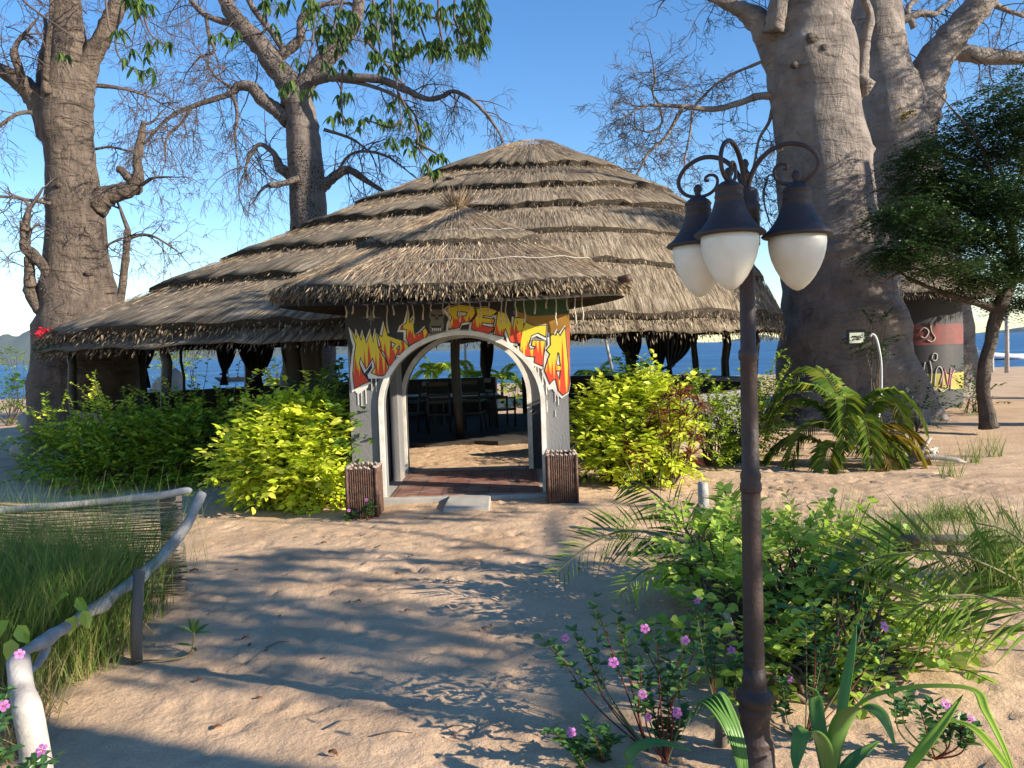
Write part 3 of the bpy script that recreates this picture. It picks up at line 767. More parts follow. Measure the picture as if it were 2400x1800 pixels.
def slab(poly, holes, y, th=.003):
    loops = [[Vector((a, b, 0)) for a, b in poly]] + [[Vector((a, b, 0)) for a, b in h] for h in holes]
    tris = tessellate_polygon(loops); flat = [p for l in loops for p in l]; n = len(flat)
    V = [(p.x, y, p.y) for p in flat] + [(p.x, y + th, p.y) for p in flat]
    F_ = [tuple(t) for t in tris] + [tuple(k + n for k in reversed(t)) for t in tris]
    b = 0
    for l in loops:
        m_ = len(l)
        for i in range(m_): F_.append((b + i, b + (i + 1) % m_, n + b + (i + 1) % m_, n + b + i))
        b += m_
    mb = MB(); mb.add(V, F_); return mb
def paint(name, poly, mat, y, holes=(), conv=True, par=gate):
    if conv: poly = [zp(*p) for p in poly]; holes = [[zp(*p) for p in h] for h in holes]
    return mk(name, slab(poly, holes, y), M[mat], par, smooth=False)
Y0 = GY - .003
# black field with painted eave shade behind the lettering, ragged lower edge, following the arch
blk = [(105, 10), (110, 300), (150, 480), (165, 780), (200, 800), (330, 790), (400, 700), (440, 640), (520, 560), (600, 470), (690, 390), (780, 330), (900, 282), (1050, 262), (1200, 262), (1340, 300), (1480, 360), (1560, 420), (1640, 420), (1640, 200), (1560, 130), (1560, 10)]
paint('black_shade_panel', blk, 'black_paint', Y0)
paint('green_panel', [(1560, 10), (1560, 100), (1720, 150), (2040, 130), (2048, 10)], 'green_paint', Y0)
paint('gold_panel', [(1562, 102), (1720, 152), (2040, 132), (2050, 240), (1900, 300), (1800, 330), (1642, 200)], 'gold_paint', Y0 - .003)
paint('orange_panel', [(1985, 272), (2048, 242), (2050, 680), (2000, 600)], 'orange_paint', Y0 - .001)
LET = {
 'M': ([(162, 272), (208, 352), (214, 292), (248, 368), (264, 300), (292, 392), (328, 290), (350, 388), (372, 285), (392, 420), (450, 520), (480, 590), (470, 640), (430, 664), (395, 662), (340, 640), (370, 595), (366, 560), (345, 505), (318, 560), (288, 600), (262, 545), (240, 500), (228, 560), (255, 640), (312, 715), (250, 738), (192, 772), (178, 650), (190, 500), (205, 400), (185, 340)], []),
 'A': ([(447, 225), (474, 322), (545, 348), (622, 372), (655, 415), (642, 462), (600, 478), (548, 478), (538, 512), (545, 560), (505, 580), (478, 560), (462, 500), (445, 460), (400, 432), (420, 400), (392, 310), (430, 335)], [[(505, 372), (542, 392), (512, 428)], [(556, 432), (578, 408), (576, 440)]]),
 'L': ([(650, 130), (666, 215), (692, 178), (702, 300), (715, 318), (755, 300), (798, 256), (830, 300), (792, 345), (720, 372), (665, 402), (640, 345), (642, 262), (592, 262), (600, 240), (640, 212)], []),
 'P': ([(985, 95), (1010, 75), (1100, 55), (1215, 70), (1232, 130), (1185, 192), (1112, 205), (1092, 248), (1008, 262), (1012, 215), (1035, 160)], [[(1080, 112), (1160, 118), (1148, 150), (1075, 150)]]),
 'E': ([(1240, 88), (1330, 75), (1420, 108), (1370, 150), (1302, 142), (1292, 165), (1392, 182), (1385, 216), (1290, 205), (1284, 235), (1396, 256), (1345, 300), (1270, 290), (1202, 262), (1212, 190), (1250, 140)], []),
 'N': ([(1430, 112), (1500, 130), (1558, 262), (1572, 168), (1650, 172), (1640, 280), (1622, 386), (1540, 372), (1490, 250), (1470, 322), (1392, 305), (1412, 220)], []),
 'G': ([(1665, 205), (1740, 238), (1842, 232), (1836, 325), (1772, 292), (1712, 318), (1686, 396), (1700, 440), (1748, 438), (1752, 412), (1722, 402), (1728, 362), (1832, 368), (1820, 480), (1812, 578), (1745, 548), (1750, 500), (1660, 492), (1620, 440), (1630, 300)], []),
 'A2': ([(1882, 308), (1930, 322), (1942, 290), (1962, 330), (2005, 258), (2014, 380), (2030, 560), (2044, 720), (2030, 800), (1988, 830), (1950, 790), (1928, 690), (1902, 700), (1876, 730), (1832, 622), (1862, 520), (1880, 480), (1850, 442), (1886, 400)], [[(1942, 470), (1934, 570), (1966, 580), (1952, 470)], [(1930, 630), (1966, 622), (1958, 700)]]),
}
for key, (poly, holes) in LET.items():
    P_ = [zp(*p) for p in poly]; H_ = [[zp(*p) for p in h] for h in holes]
    dd = -.019
    base = [(a - .012, b - .010) for a, b in offset_poly(P_, .024)]
    wh = mk('letter', slab(base, [], Y0 - .006), M['white_paint'], gate, smooth=False)
    mk('letter_outline', slab(offset_poly(P_, .010), [offset_poly(h, -.004) for h in H_], Y0 - .009), M['black_paint'], wh, smooth=False)
    fl = slab(P_, [offset_poly(h, .006) for h in H_], Y0 - .012)
    VV = np.concatenate(fl.V); z0, z1 = VV[:, 2].min(), VV[:, 2].max()
    mk('letter_face', fl, M['flame'], wh, smooth=False, attr={'rise': (VV[:, 2] - z0) / (z1 - z0), 'along': VV[:, 0]})
    # thin black strokes dripping from the top of each letter
    mb = MB(); xs0, xs1 = min(p[0] for p in P_), max(p[0] for p in P_)
    for k in range(2, 3):
        x = xs0 + (xs1 - xs0) * (k + .8) / 3.6
        zt = max([p[1] for p in P_ if abs(p[0] - x) < .09] or [z1]) - .03
        l = R.uniform(.03, .08)
        mb.add([(x - .004, Y0 - .0142, zt), (x + .004, Y0 - .0142, zt), (x + .002, Y0 - .0142, zt - l), (x - .002, Y0 - .0142, zt - l)], [(0, 1, 2, 3)])
    if key in 'MALN': mk('letter_stroke', mb, M['black_paint'], wh, smooth=False)
# jagged white ribbon and drips
def drips(lst):
    for (x, y0, y1, w) in lst:
        a = zp(x, y0); b = zp(x, y1); w *= .0011
        P_ = [(a[0] - w, a[1]), (a[0] + w, a[1]), (a[0] + w * .7, b[1] + .02), (a[0] + w * 1.2, b[1] + .008), (a[0], b[1]), (a[0] - w * 1.2, b[1] + .008), (a[0] - w * .7, b[1] + .02)]
        mk('paint_drip', slab(P_, [], Y0 - .0045 - .0002 * (x % 5)), M['white_paint'], gate, smooth=False)
paint('white_ribbon', [(300, 650), (335, 640), (390, 668), (450, 662), (475, 640), (440, 690), (375, 690), (310, 690)], 'white_paint', Y0 - .005)
paint('white_ribbon', [(185, 770), (310, 740), (300, 770), (225, 825), (200, 810)], 'white_paint', Y0 - .005)
paint('white_ribbon', [(1590, 440), (1640, 470), (1690, 500), (1760, 560), (1800, 590), (1840, 450), (1862, 520), (1832, 622), (1870, 740), (1905, 712), (1950, 800), (1950, 860), (1900, 780), (1860, 790), (1805, 610), (1760, 590), (1700, 545), (1660, 530), (1600, 480)], 'white_paint', Y0 - .005)
drips([(335, 680, 795, 5), (373, 680, 805, 5), (438, 675, 795, 5), (218, 800, 920, 6), (248, 800, 930, 5), (285, 760, 910, 6), (1735, 560, 650, 5), (1752, 560, 640, 5), (1775, 590, 690, 6), (1812, 620, 745, 6), (1842, 640, 830, 6), (1920, 760, 890, 6), (1946, 790, 920, 6), (1850, 880, 980, 5), (1924, 960, 1020, 4), (1700, 480, 560, 4)])
# painted star
c0 = (330, 165); star = []
for k in range(16):
    a = PI / 8 * k; rr = [95, 16, 48, 16][k % 4]; star.append((c0[0] + rr * math.cos(a) * 1.1, c0[1] + rr * math.sin(a)))
paint('painted_star', star, 'mask_paint', Y0 - .005)
# carved looking mask painted above the crown
mask = [(845, 92), (960, 95), (975, 140), (955, 175), (962, 235), (945, 290), (880, 305), (840, 290), (832, 235), (848, 190), (828, 150)]
paint('painted_mask', mask, 'mask_paint', Y0 - .005)
for q in ([(850, 130), (890, 140), (885, 158), (852, 150)], [(915, 140), (955, 130), (952, 150), (918, 158)], [(885, 165), (915, 165), (908, 182), (892, 182)], [(848, 235), (945, 232), (930, 250), (862, 252)]):
    paint('mask_feature', q, 'black_paint', Y0 - .008)
for k in range(5):
    paint('mask_tooth', [(858 + k * 17, 256), (870 + k * 17, 256), (867 + k * 17, 280), (861 + k * 17, 280)], 'white_paint', Y0 - .008)
# ------------------------------------------------------------------ trees
def catmull(P, k=5):
    P = [np.array(p, float) for p in P]; Q = [2 * P[0] - P[1]] + P + [2 * P[-1] - P[-2]]; out = []
    for i in range(1, len(Q) - 2):
        for j in range(k):
            t = j / k; a, b, c, d = Q[i - 1], Q[i], Q[i + 1], Q[i + 2]
            out.append(.5 * ((2 * b) + (-a + c) * t + (2 * a - 5 * b + 4 * c - d) * t * t + (-a + 3 * b - 3 * c + d) * t ** 3))
    out.append(P[-1]); return out
def path3(spec, Z, k=5):
    """spec rows (x, y, width, extra distance)"""
    rows = []
    for s in spec:
        zz = Z + (s[3] if len(s) > 3 else 0)
        p = D(s[0], s[1], zz); rows.append((p.x, p.y, p.z, s[2] * PXM(zz) / 2))
    rs = catmull(rows, k); return [Vector(r[:3]) for r in rs], [max(.004, r[3]) for r in rs]
def grow(mb, p, d, L, r, depth, rng, droop=.35, kids=3, wig=.45, n=3, up=0.0):
    pts = [p.copy()]; rads = [r]; q = p.copy(); d = d.normalized(); seg = 5
    for i in range(seg):
        d = (d + Vector((rng.gauss(0, wig * .5), rng.gauss(0, wig * .5), rng.gauss(0, wig * .4) - droop * .25 + up))).normalized()
        q = q + d * (L / seg) * rng.uniform(.7, 1.2); pts.append(q.copy()); rads.append(max(.0042, r * (1 - .72 * (i + 1) / seg)))
    mb.tube(pts, rads, n, cap=False)
    if depth > 0:
        for c in range(kids):
            i = rng.randint(1, seg); a = pts[i]; b = pts[i - 1]; t = (a - b).normalized()
            o = Vector((rng.gauss(0, 1), rng.gauss(0, 1), rng.gauss(0, .8))); o -= t * o.dot(t)
            if o.length < .1: continue
            nd = (t * .7 + o.normalized() * rng.uniform(.5, 1.1)).normalized()
            grow(mb, a, nd, L * rng.uniform(.45, .75), max(.005, rads[i] * .8), depth - 1, rng, droop, kids, wig, n, up)
def tree_part_limb(parent, mat, spec, Z, tw, rng, twn=6, twL=.9, depth=3, start=.35, droop=.35, n=10, lump=.25, k=5, twr=.014):
    pts, rads = path3(spec, Z, k)
    mb = MB(); mb.tube(pts, rads, n, lump=lump)
    mk('limb', mb, M[mat], parent)
    for i in range(twn):
        u = start + (1 - start) * (i + rng.random()) / twn
        j = min(len(pts) - 2, int(u * (len(pts) - 1))); t = (pts[j + 1] - pts[j]).normalized()
        o = Vector((rng.gauss(0, 1), rng.gauss(0, .8), rng.gauss(0, 1))); o -= t * o.dot(t); o.normalize()
        grow(tw, pts[j] + o * rads[j] * .8, (t * .5 + o), twL * rng.uniform(.6, 1.2), max(.008, min(twr, rads[j] * .6)), depth, rng, droop)
    t = (pts[-1] - pts[-2]).normalized()
    if rads[-1] < .12 and twn > 0: grow(tw, pts[-1], t, twL, rads[-1] * .9, depth, rng, droop)
def rootflare(mb, base, r, n, L, rng, m=0):
    for i in range(n):
        a = 2 * PI * (i + rng.random() * .6) / n; d = Vector((math.cos(a), math.sin(a), 0))
        mb.tube([base + d * r * .55 + Vector((0, 0, L * .9)), base + d * r * .85 + Vector((0, 0, L * .35)), base + d * (r * 1.12) + Vector((0, 0, .02)), base + d * (r * 1.35) + Vector((0, 0, -.15))], [r * .28, r * .3, r * .22, r * .1], 8, lump=.3)
RT = random.Random(21)
# --- left baobab
Z = 15.6
base = D(180, 1000, Z); base.z = 0
bl = thing('baobab_tree', 'thick bare baobab at the left end of the thatch roof with a sawn elbow branch', 'tree', base, 'leafless baobab trees')
pts, rads = path3([(138, -120, 52), (140, -60, 55), (142, 0, 59), (146, 60, 64), (150, 100, 72), (150, 150, 86), (148, 200, 96), (142, 260, 106), (150, 335, 98), (160, 430, 110), (166, 550, 126), (170, 640, 156), (176, 720, 186), (184, 820, 215), (190, 930, 235), (192, 1010, 262)], Z, 4)
mb = MB(); mb.tube(pts, rads, 30, lump=.10); rootflare(mb, Vector((base.x, base.y, 0)), rads[-1] * .72, 8, .9, RT); mk('trunk', mb, M['bark_l'], bl)
tw = MB()
LB = [([(170, 190, 60), (190, 140, 44), (222, 80, 38), (248, 25, 36), (262, -40, 32), (285, -120, 26)], 4, .9),
      ([(125, 285, 85), (90, 228, 60), (60, 192, 44), (25, 165, 34), (-10, 148, 28), (-70, 138, 24)], 4, 1.0),
      ([(52, 188, 22, -.3), (44, 160, 19, -.4), (34, 128, 17, -.5), (30, 106, 16, -.5)], 3, .8),
      ([(92, 205, 22, .5), (86, 165, 15, .6), (92, 120, 14, .6), (101, 80, 11, .8), (97, 40, 8, 1)], 5, .9),
      ([(100, 200, 20, -.5), (97, 170, 16, -.6), (100, 140, 13, -.7), (104, 95, 12, -.7), (110, 40, 9, -.7), (112, -10, 7, -.7)], 5, .9),
      ([(205, 445, 60), (228, 425, 46), (262, 414, 36), (292, 402, 32), (299, 370, 20), (297, 345, 19), (303, 305, 17), (311, 262, 9)], 0, .5),
      ([(287, 390, 20), (272, 380, 18), (262, 368, 16), (254, 366, 15)], 0, .5),
      ([(102, 690, 26, -.4), (83, 662, 30, -.5), (66, 625, 28, -.5), (64, 585, 21, -.6), (62, 555, 18, -.6)], 3, .8),
      ([(110, 600, 24, -.5), (92, 572, 22, -.6), (70, 550, 26, -.6), (55, 535, 22, -.7), (54, 505, 20, -.7), (53, 478, 19, -.7)], 5, .8),
      ([(258, 655, 20, 1.5), (264, 620, 17, 1.5), (271, 560, 16, 1.5), (276, 497, 14, 1.5)], 2, .9),
      ([(110, 440, 8, -.5), (60, 432, 7, -.6), (0, 425, 6, -.8), (-50, 440, 5, -.9)], 6, 1.0),
      ([(70, 243, 9, -.6), (40, 245, 8, -.7), (5, 268, 7, -.8), (-20, 290, 5, -.8)], 4, .7),
      ([(190, 185, 12, .4), (225, 186, 9, .5), (280, 195, 6, .6), (330, 212, 4, .7)], 8, 1.2),
      ([(205, 322, 6, .4), (240, 318, 5, .4), (285, 328, 4, .5)], 3, .5),
      ([(270, 520, 9, 1.4), (300, 508, 7, 1.4), (335, 512, 5, 1.4), (380, 540, 3, 1.4)], 7, .9),
      ([(215, 550, 7, 0), (232, 530, 6, 0), (262, 515, 5, 0)], 4, .8),
      ([(305, 400, 8, -.1), (330, 385, 6, -.2), (365, 382, 4, -.3)], 5, .7),
      ([(309, 270, 6, 0), (330, 262, 4, 0), (350, 240, 3, 0)], 6, .9)]
for sp, n_, L_ in LB: tree_part_limb(bl, 'bark_l', sp, Z, tw, RT, n_, L_, 3)
for _ in range(14):
    p = D(RT.uniform(-20, 330), RT.uniform(-80, 60), Z + RT.uniform(-1, 2)); grow(tw, p, Vector((RT.gauss(0, 1), RT.gauss(0, 1), -.2)), RT.uniform(.9, 1.6), .014, 3, RT)
mk('twigs', tw, M['twig'], bl, kind='stuff')
# knobs on the lower trunk
for (x, y, r) in ((113, 567, 8), (97, 627, 9), (150, 617, 8), (85, 690, 7), (92, 745, 7), (122, 510, 6), (127, 400, 6), (190, 590, 5), (139, 690, 6)):
    p = D(x, y, Z - PXM(Z) * 55); mb = MB(); rr = r * PXM(Z)
    mb.tube([p + Vector((0, .1, 0)), p + Vector((0, -rr * .6, 0)), p + Vector((0, -rr * 1.1, -.01))], [rr * 1.2, rr * .9, rr * .45], 9, lump=.3); mk('knob', mb, M['bark_l'], bl)
# --- middle baobab behind the roof
Z = 20.6
base = D(668, 900, Z); base.z = 0
bm = thing('baobab_tree', 'slimmer bare baobab with black spotted bark rising behind the middle of the roof', 'tree', base, 'leafless baobab trees')
pts, rads = path3([(630, 190, 56), (648, 235, 62), (655, 300, 72), (662, 370, 76), (665, 430, 77), (668, 510, 80), (668, 620, 95), (668, 760, 110), (668, 900, 140)], Z, 5)
mb = MB(); mb.tube(pts, rads, 22, lump=.10); mk('trunk', mb, M['bark_s'], bm)
tw = MB()
LM = [([(640, 222, 58), (626, 185, 54), (600, 150, 48), (562, 97, 42), (517, 50, 36), (490, 8, 30), (476, -50, 26)], 4, 1.3),
      ([(640, 230, 50), (653, 190, 44), (690, 145, 40), (740, 85, 34), (768, 45, 28), (778, -20, 24)], 5, 1.3),
      ([(680, 175, 22, -.3), (710, 167, 19, -.5), (753, 167, 18, -.8), (820, 172, 17, -1), (872, 192, 15, -1), (920, 213, 12, -1), (953, 209, 11, -1), (980, 197, 9, -1), (1020, 217, 8, -1), (1053, 250, 7, -1), (1078, 287, 5, -1), (1090, 315, 4, -1)], 16, 1.2),
      ([(710, 170, 10, -.6), (780, 180, 9, -.8), (850, 205, 7, -1), (890, 240, 5, -1), (905, 270, 4, -1)], 10, 1.0),
      ([(625, 262, 36), (597, 238, 30), (567, 215, 28), (545, 190, 26), (515, 186, 19), (497, 203, 13), (423, 227, 10), (367, 253, 8), (327, 292, 5)], 16, 1.4),
      ([(500, 200, 9), (512, 240, 7), (508, 290, 5), (512, 340, 4)], 8, 1.0),
      ([(413, 232, 8), (395, 262, 6), (360, 300, 5), (358, 350, 3)], 8, 1.0),
      ([(500, 190, 7), (465, 165, 5), (450, 140, 4)], 6, 1.2),
      ([(640, 385, 26), (605, 362, 22), (592, 332, 13), (563, 312, 9), (540, 333, 7), (530, 370, 5)], 14, 1.3),
      ([(645, 385, 14, -.5), (612, 396, 13, -.7), (582, 401, 12, -.8)], 1, .6),
      ([(690, 408, 26), (706, 396, 24), (730, 376, 21), (755, 367, 17), (786, 387, 13), (826, 412, 9)], 8, 1.1),
      ([(730, 372, 7, -.3), (745, 345, 6, -.4), (768, 329, 6, -.5), (803, 328, 6, -.5), (840, 340, 5, -.5), (875, 365, 4, -.5)], 8, .9),
      ([(578, 152, 28), (610, 118, 23), (648, 85, 20), (652, 40, 16), (690, 12, 12), (735, 5, 9)], 7, 1.2),
      ([(612, 107, 14), (588, 70, 13), (548, 20, 13), (525, -30, 11)], 5, 1.2),
      ([(500, 52, 14), (443, 32, 12), (410, -5, 11), (395, -50, 9)], 6, 1.3),
      ([(445, 35, 8), (452, 80, 7), (462, 110, 6), (430, 125, 5)], 6, 1.1),
      ([(700, 280, 8), (760, 300, 6), (800, 330, 4)], 8, 1.1),
      ([(788, 82, 9), (820, 120, 7), (850, 160, 5), (880, 190, 4)], 8, 1.1),
      ([(910, 30, 7), (960, 45, 5), (1000, 60, 4)], 6, 1.0)]
for sp, n_, L_ in LM: tree_part_limb(bm, 'bark_s', sp, Z, tw, RT, n_, L_, 3, twr=.02, droop=.6)
for _ in range(16):
    p = D(RT.uniform(380, 900), RT.uniform(-80, 60), Z + RT.uniform(-1, 2)); grow(tw, p, Vector((RT.gauss(0, 1), RT.gauss(0, 1), -.4)), RT.uniform(1.2, 2), .018, 3, RT, .6)
mk('twigs', tw, M['twig'], bm, kind='stuff')
# --- right baobab
Z = 16.0
base = D(1835, 940, Z); base.z = 0
br = thing('baobab_tree', 'massive pale baobab beside the right end of the roof carrying the floodlight', 'tree', base, 'leafless baobab trees')
pts, rads = path3([(1776, -420, 96), (1774, -280, 112), (1772, -160, 128), (1768, -60, 136), (1764, 0, 142), (1750, 60, 168), (1748, 110, 180), (1753, 167, 178), (1764, 250, 176), (1777, 375, 194), (1790, 480, 204), (1803, 583, 225), (1818, 690, 252), (1828, 800, 285), (1835, 880, 310), (1835, 940, 350)], Z, 4)
mb = MB(); mb.tube(pts, rads, 36, lump=.13); rootflare(mb, Vector((base.x, base.y, 0)), rads[-1] * .80, 9, 1.6, RT); mk('trunk', mb, M['bark'], br)
tw = MB()
LR = [([(1700, 150, 85), (1672, 95, 70), (1640, 48, 52), (1600, 20, 34), (1560, 4, 22), (1530, -6, 14)], 8, 1.0),
      ([(1672, 70, 46, -.4), (1680, 20, 40, -.5), (1692, -50, 34, -.5)], 2, 1),
      ([(1835, 215, 46), (1858, 178, 34), (1864, 125, 24), (1873, 70, 21), (1880, 38, 17), (1868, 0, 15), (1860, -40, 13)], 4, .5),
      ([(1690, 210, 20), (1668, 208, 17), (1636, 208, 16), (1602, 221, 14), (1540, 236, 12), (1478, 230, 10), (1432, 228, 8), (1405, 227, 6)], 8, .7),
      ([(1474, 233, 8), (1458, 262, 8), (1435, 300, 7), (1402, 328, 6), (1385, 360, 5), (1368, 390, 4)], 14, .8),
      ([(1425, 228, 5), (1410, 200, 5), (1415, 175, 5), (1412, 145, 4)], 12, .75),
      ([(1400, 228, 5), (1370, 240, 4), (1340, 258, 3)], 9, .7),
      ([(1495, 240, 6), (1492, 280, 5), (1480, 340, 4), (1478, 365, 3)], 8, .6),
      ([(1425, 232, 6), (1430, 265, 5), (1405, 285, 4), (1368, 280, 3), (1340, 300, 3)], 12, .8),
      ([(1665, 125, 8), (1625, 142, 7), (1582, 160, 6), (1540, 188, 6), (1498, 231, 5)], 14, .7),
      ([(1672, 215, 9, .3), (1662, 262, 8, .3), (1640, 300, 6, .3), (1630, 350, 5, .3), (1622, 372, 3, .3)], 12, .7),
      ([(1690, 385, 6, .4), (1660, 380, 4, .4), (1650, 430, 4, .4), (1662, 480, 3, .4)], 10, .6)]
for sp, n_, L_ in LR: tree_part_limb(br, 'bark', sp, Z, tw, RT, n_, L_, 3, twr=.012, droop=.15)
mk('twigs', tw, M['twig'], br, kind='stuff')
for (x, y, w, h) in ((1868, 325, 15, 34), (1863, 185, 20, 20), (1856, 360, 16, 30)):
    mb = MB(); p = D(x, y, Z - .25); rr = w * PXM(Z)
    mb.tube([p + Vector((-.12, .1, -h * PXM(Z))), p + Vector((0, 0, -h * PXM(Z) * .5)), p + Vector((.03, -.04, 0)), p + Vector((-.02, 0, h * PXM(Z) * .5)), p + Vector((-.15, .1, h * PXM(Z)))], [rr * .35, rr * .8, rr * 1.05, rr * .75, rr * .3], 12, lump=.35)
    mk('burl', mb, M['bark'], br)
# old wounds and pits in the bark
for (x, y, a, b) in ((1755, 82, 12, 6), (1782, 103, 8, 5), (1717, 140, 6, 4), (1735, 575, 14, 8), (1700, 585, 10, 6), (1860, 470, 8, 4)):
    p = D(x, y, Z - PXM(Z) * 88); mb = MB(); s_ = PXM(Z)
    mb.tube([p + Vector((0, .10, 0)), p + Vector((0, -.01, 0)), p + Vector((0, -.03, 0))], [a * s_ * 1.1, a * s_, b * s_ * .8], 9, lump=.5); mk('bark_scar', mb, M['bark_d'], br)
# --- second right baobab, in shade behind
Z = 21.0
base = D(2000, 900, Z); base.z = 0
b2 = thing('baobab_tree', 'dark forked baobab standing behind the massive right one', 'tree', base, 'leafless baobab trees')
pts, rads = path3([(1890, -200, 84), (1892, -80, 90), (1893, 0, 98), (1894, 80, 112), (1900, 150, 126), (1912, 215, 150), (1926, 300, 160), (1955, 450, 175), (1985, 600, 175), (1995, 750, 200), (2000, 900, 250)], Z, 4)
mb = MB(); mb.tube(pts, rads, 26, lump=.12); mk('trunk', mb, M['bark'], b2)
tw = MB()
L2 = [([(1960, 300, 110), (1985, 215, 95), (2010, 150, 80), (2048, 90, 66), (2090, 40, 62), (2130, -10, 56), (2160, -60, 50)], 6, 1.6),
      ([(2045, 110, 40), (2075, 111, 36), (2130, 122, 32), (2200, 126, 28), (2270, 128, 24)], 8, 1.6),
      ([(1930, 55, 20), (1960, 40, 16), (1990, 29, 15), (2020, 30, 12), (2036, 16, 10), (2060, 0, 8)], 8, 1.4),
      ([(1975, 60, 14), (1960, 20, 12), (1990, -10, 12)], 4, 1.5),
      ([(2130, 0, 14), (2170, 20, 10), (2210, 34, 8)], 8, 1.5)]
for sp, n_, L_ in L2: tree_part_limb(b2, 'bark', sp, Z, tw, RT, n_, L_, 3, twr=.02, droop=.2)
mk('twigs', tw, M['twig'], b2, kind='stuff')
# --- dark fine leaved tree on the right
Z = 13.0
base = D(2132, 905, Z); base.z = 0
dk = thing('shade_tree', 'dark feathery leaved tree with a leaning curved trunk at the right edge', 'tree', base)
pts, rads = path3([(2136, 925, 40), (2130, 880, 30), (2124, 845, 27), (2127, 790, 26), (2140, 740, 25), (2148, 700, 26), (2162, 655, 28), (2185, 610, 22), (2190, 540, 18), (2180, 460, 14)], Z, 4)
mb = MB(); mb.tube(pts, rads, 14, lump=.15); mk('trunk', mb, M['bark_d'], dk)
tw = MB()
for sp in ([(2158, 670, 18), (2110, 655, 15), (2060, 640, 13), (2010, 622, 10), (1960, 600, 7)], [(2185, 610, 16), (2215, 590, 14), (2260, 560, 12)],
           [(2188, 560, 13), (2120, 480, 10), (2060, 420, 8), (1990, 400, 6)], [(2188, 520, 12), (2150, 400, 9), (2110, 300, 7), (2060, 240, 5)], [(2182, 470, 12), (2210, 360, 9), (2230, 240, 7)]):
    tree_part_limb(dk, 'bark_d', sp, Z, tw, RT, 4, .7, 2, n=7)
mk('twigs', tw, M['bark_d'], dk, kind='stuff')
def sprays(mb, centre, n, R0, leafL, leafW, rng, sag=.25, per=16, kind=0):
    """small twiglets carrying paired leaflets"""
    P = []; Q = []
    for _ in range(n):
        o = Vector((rng.gauss(0, 1), rng.gauss(0, 1), rng.gauss(0, .7))); o = o.normalized() * rng.random() ** .5
        c = centre + Vector((o.x * R0[0], o.y * R0[1], o.z * R0[2]))
        a = rng.uniform(0, 2 * PI); d = Vector((math.cos(a), math.sin(a), rng.uniform(-.5, .25) - sag * .3)).normalized()
        s_ = d.cross(Vector((0, 0, 1))).normalized(); L_ = leafL * per * .42
        for k in range(per):
            t = k / per; q = c + d * L_ * t + Vector((0, 0, -sag * L_ * t * t)); sgn = 1 if k % 2 else -1
            P.append(q[:]); Q.append((d * .5 + s_ * sgn + Vector((0, 0, rng.uniform(-.2, .1))))[:])
    mb.leaves(P, Q, leafL * NR.uniform(.7, 1.2, len(P)), leafW, kind=kind)
mb = MB()
blobs = [(2150, 330, 90, 70, 420), (2060, 300, 70, 60, 200), (2000, 390, 80, 50, 300), (2090, 420, 100, 60, 500), (2180, 450, 80, 80, 450), (1960, 460, 60, 50, 300), (2040, 500, 50, 30, 160), (2110, 520, 60, 40, 200), (2200, 560, 50, 60, 260), (1960, 555, 60, 24, 90), (2050, 575, 60, 20, 90), (2135, 600, 60, 30, 160), (2205, 650, 40, 30, 140), (1935, 540, 40, 40, 150), (2210, 250, 50, 70, 200), (2140, 230, 60, 45, 130), (2190, 170, 50, 30, 60), (1975, 330, 35, 40, 110), (2080, 570, 30, 25, 60)]
for (x, y, a, b, n_) in blobs:
    zz = Z + RT.uniform(-.8, .8); s_ = PXM(zz)
    sprays(mb, D(x, y, zz), int(n_ * 1.35), (a * s_, .9, b * s_), .062, .034, RT, .3, 16)
mk('crown', mb, M['leaf_dark'], dk, smooth=False)
# ochre seed heads hanging against the trunk
mb = MB(); sprays(mb, D(1958, 245, 12.2), 26, (.12, .1, .14), .05, .03, RT, .3, 5); 
sd0 = mk('dry_creeper', mb, M['leaf_orange'], loc=D(1958, 285, 12.2), label='small ochre seed spray in front of the dark forked baobab', cat='plant')

# --- kapok tree behind the camera: hanging twigs reach into view, crown throws the dapple
RK = random.Random(5)
KS = Vector((0, .1, .2)); kb = Vector((8.9, -1.4, 0)) + Vector((KS.x, KS.y, 0))
kp = thing('kapok_tree', 'leafy tree whose green palmate sprays hang down into the top of the view', 'tree', kb)
mb = MB(); mb.tube([kb + Vector((0, 0, -.2)), kb + Vector((.1, 0, 1)), kb + Vector((-.1, .1, 2.4)), kb + Vector((-.1, .3, 3.6)), kb + Vector((-.3, .3, 5.4)), kb + Vector((-.9, .9, 7.0))], [.34, .25, .22, .20, .16, .12], 16, lump=.15); mk('trunk', mb, M['bark_d'], kp)
def palmate(P, Q, U, c, d, s_, rng, n=6):
    side = d.orthogonal().normalized(); a0 = rng.uniform(0, 2 * PI)
    for k in range(n):
        a = a0 + 2 * PI * k / n; o = side * math.cos(a) + d.cross(side) * math.sin(a)
        v = (o * .75 + d * .35 + Vector((0, 0, -.85))).normalized()
        P.append(c[:]); Q.append(v[:]); U.append((o + Vector((0, 0, .4)))[:])
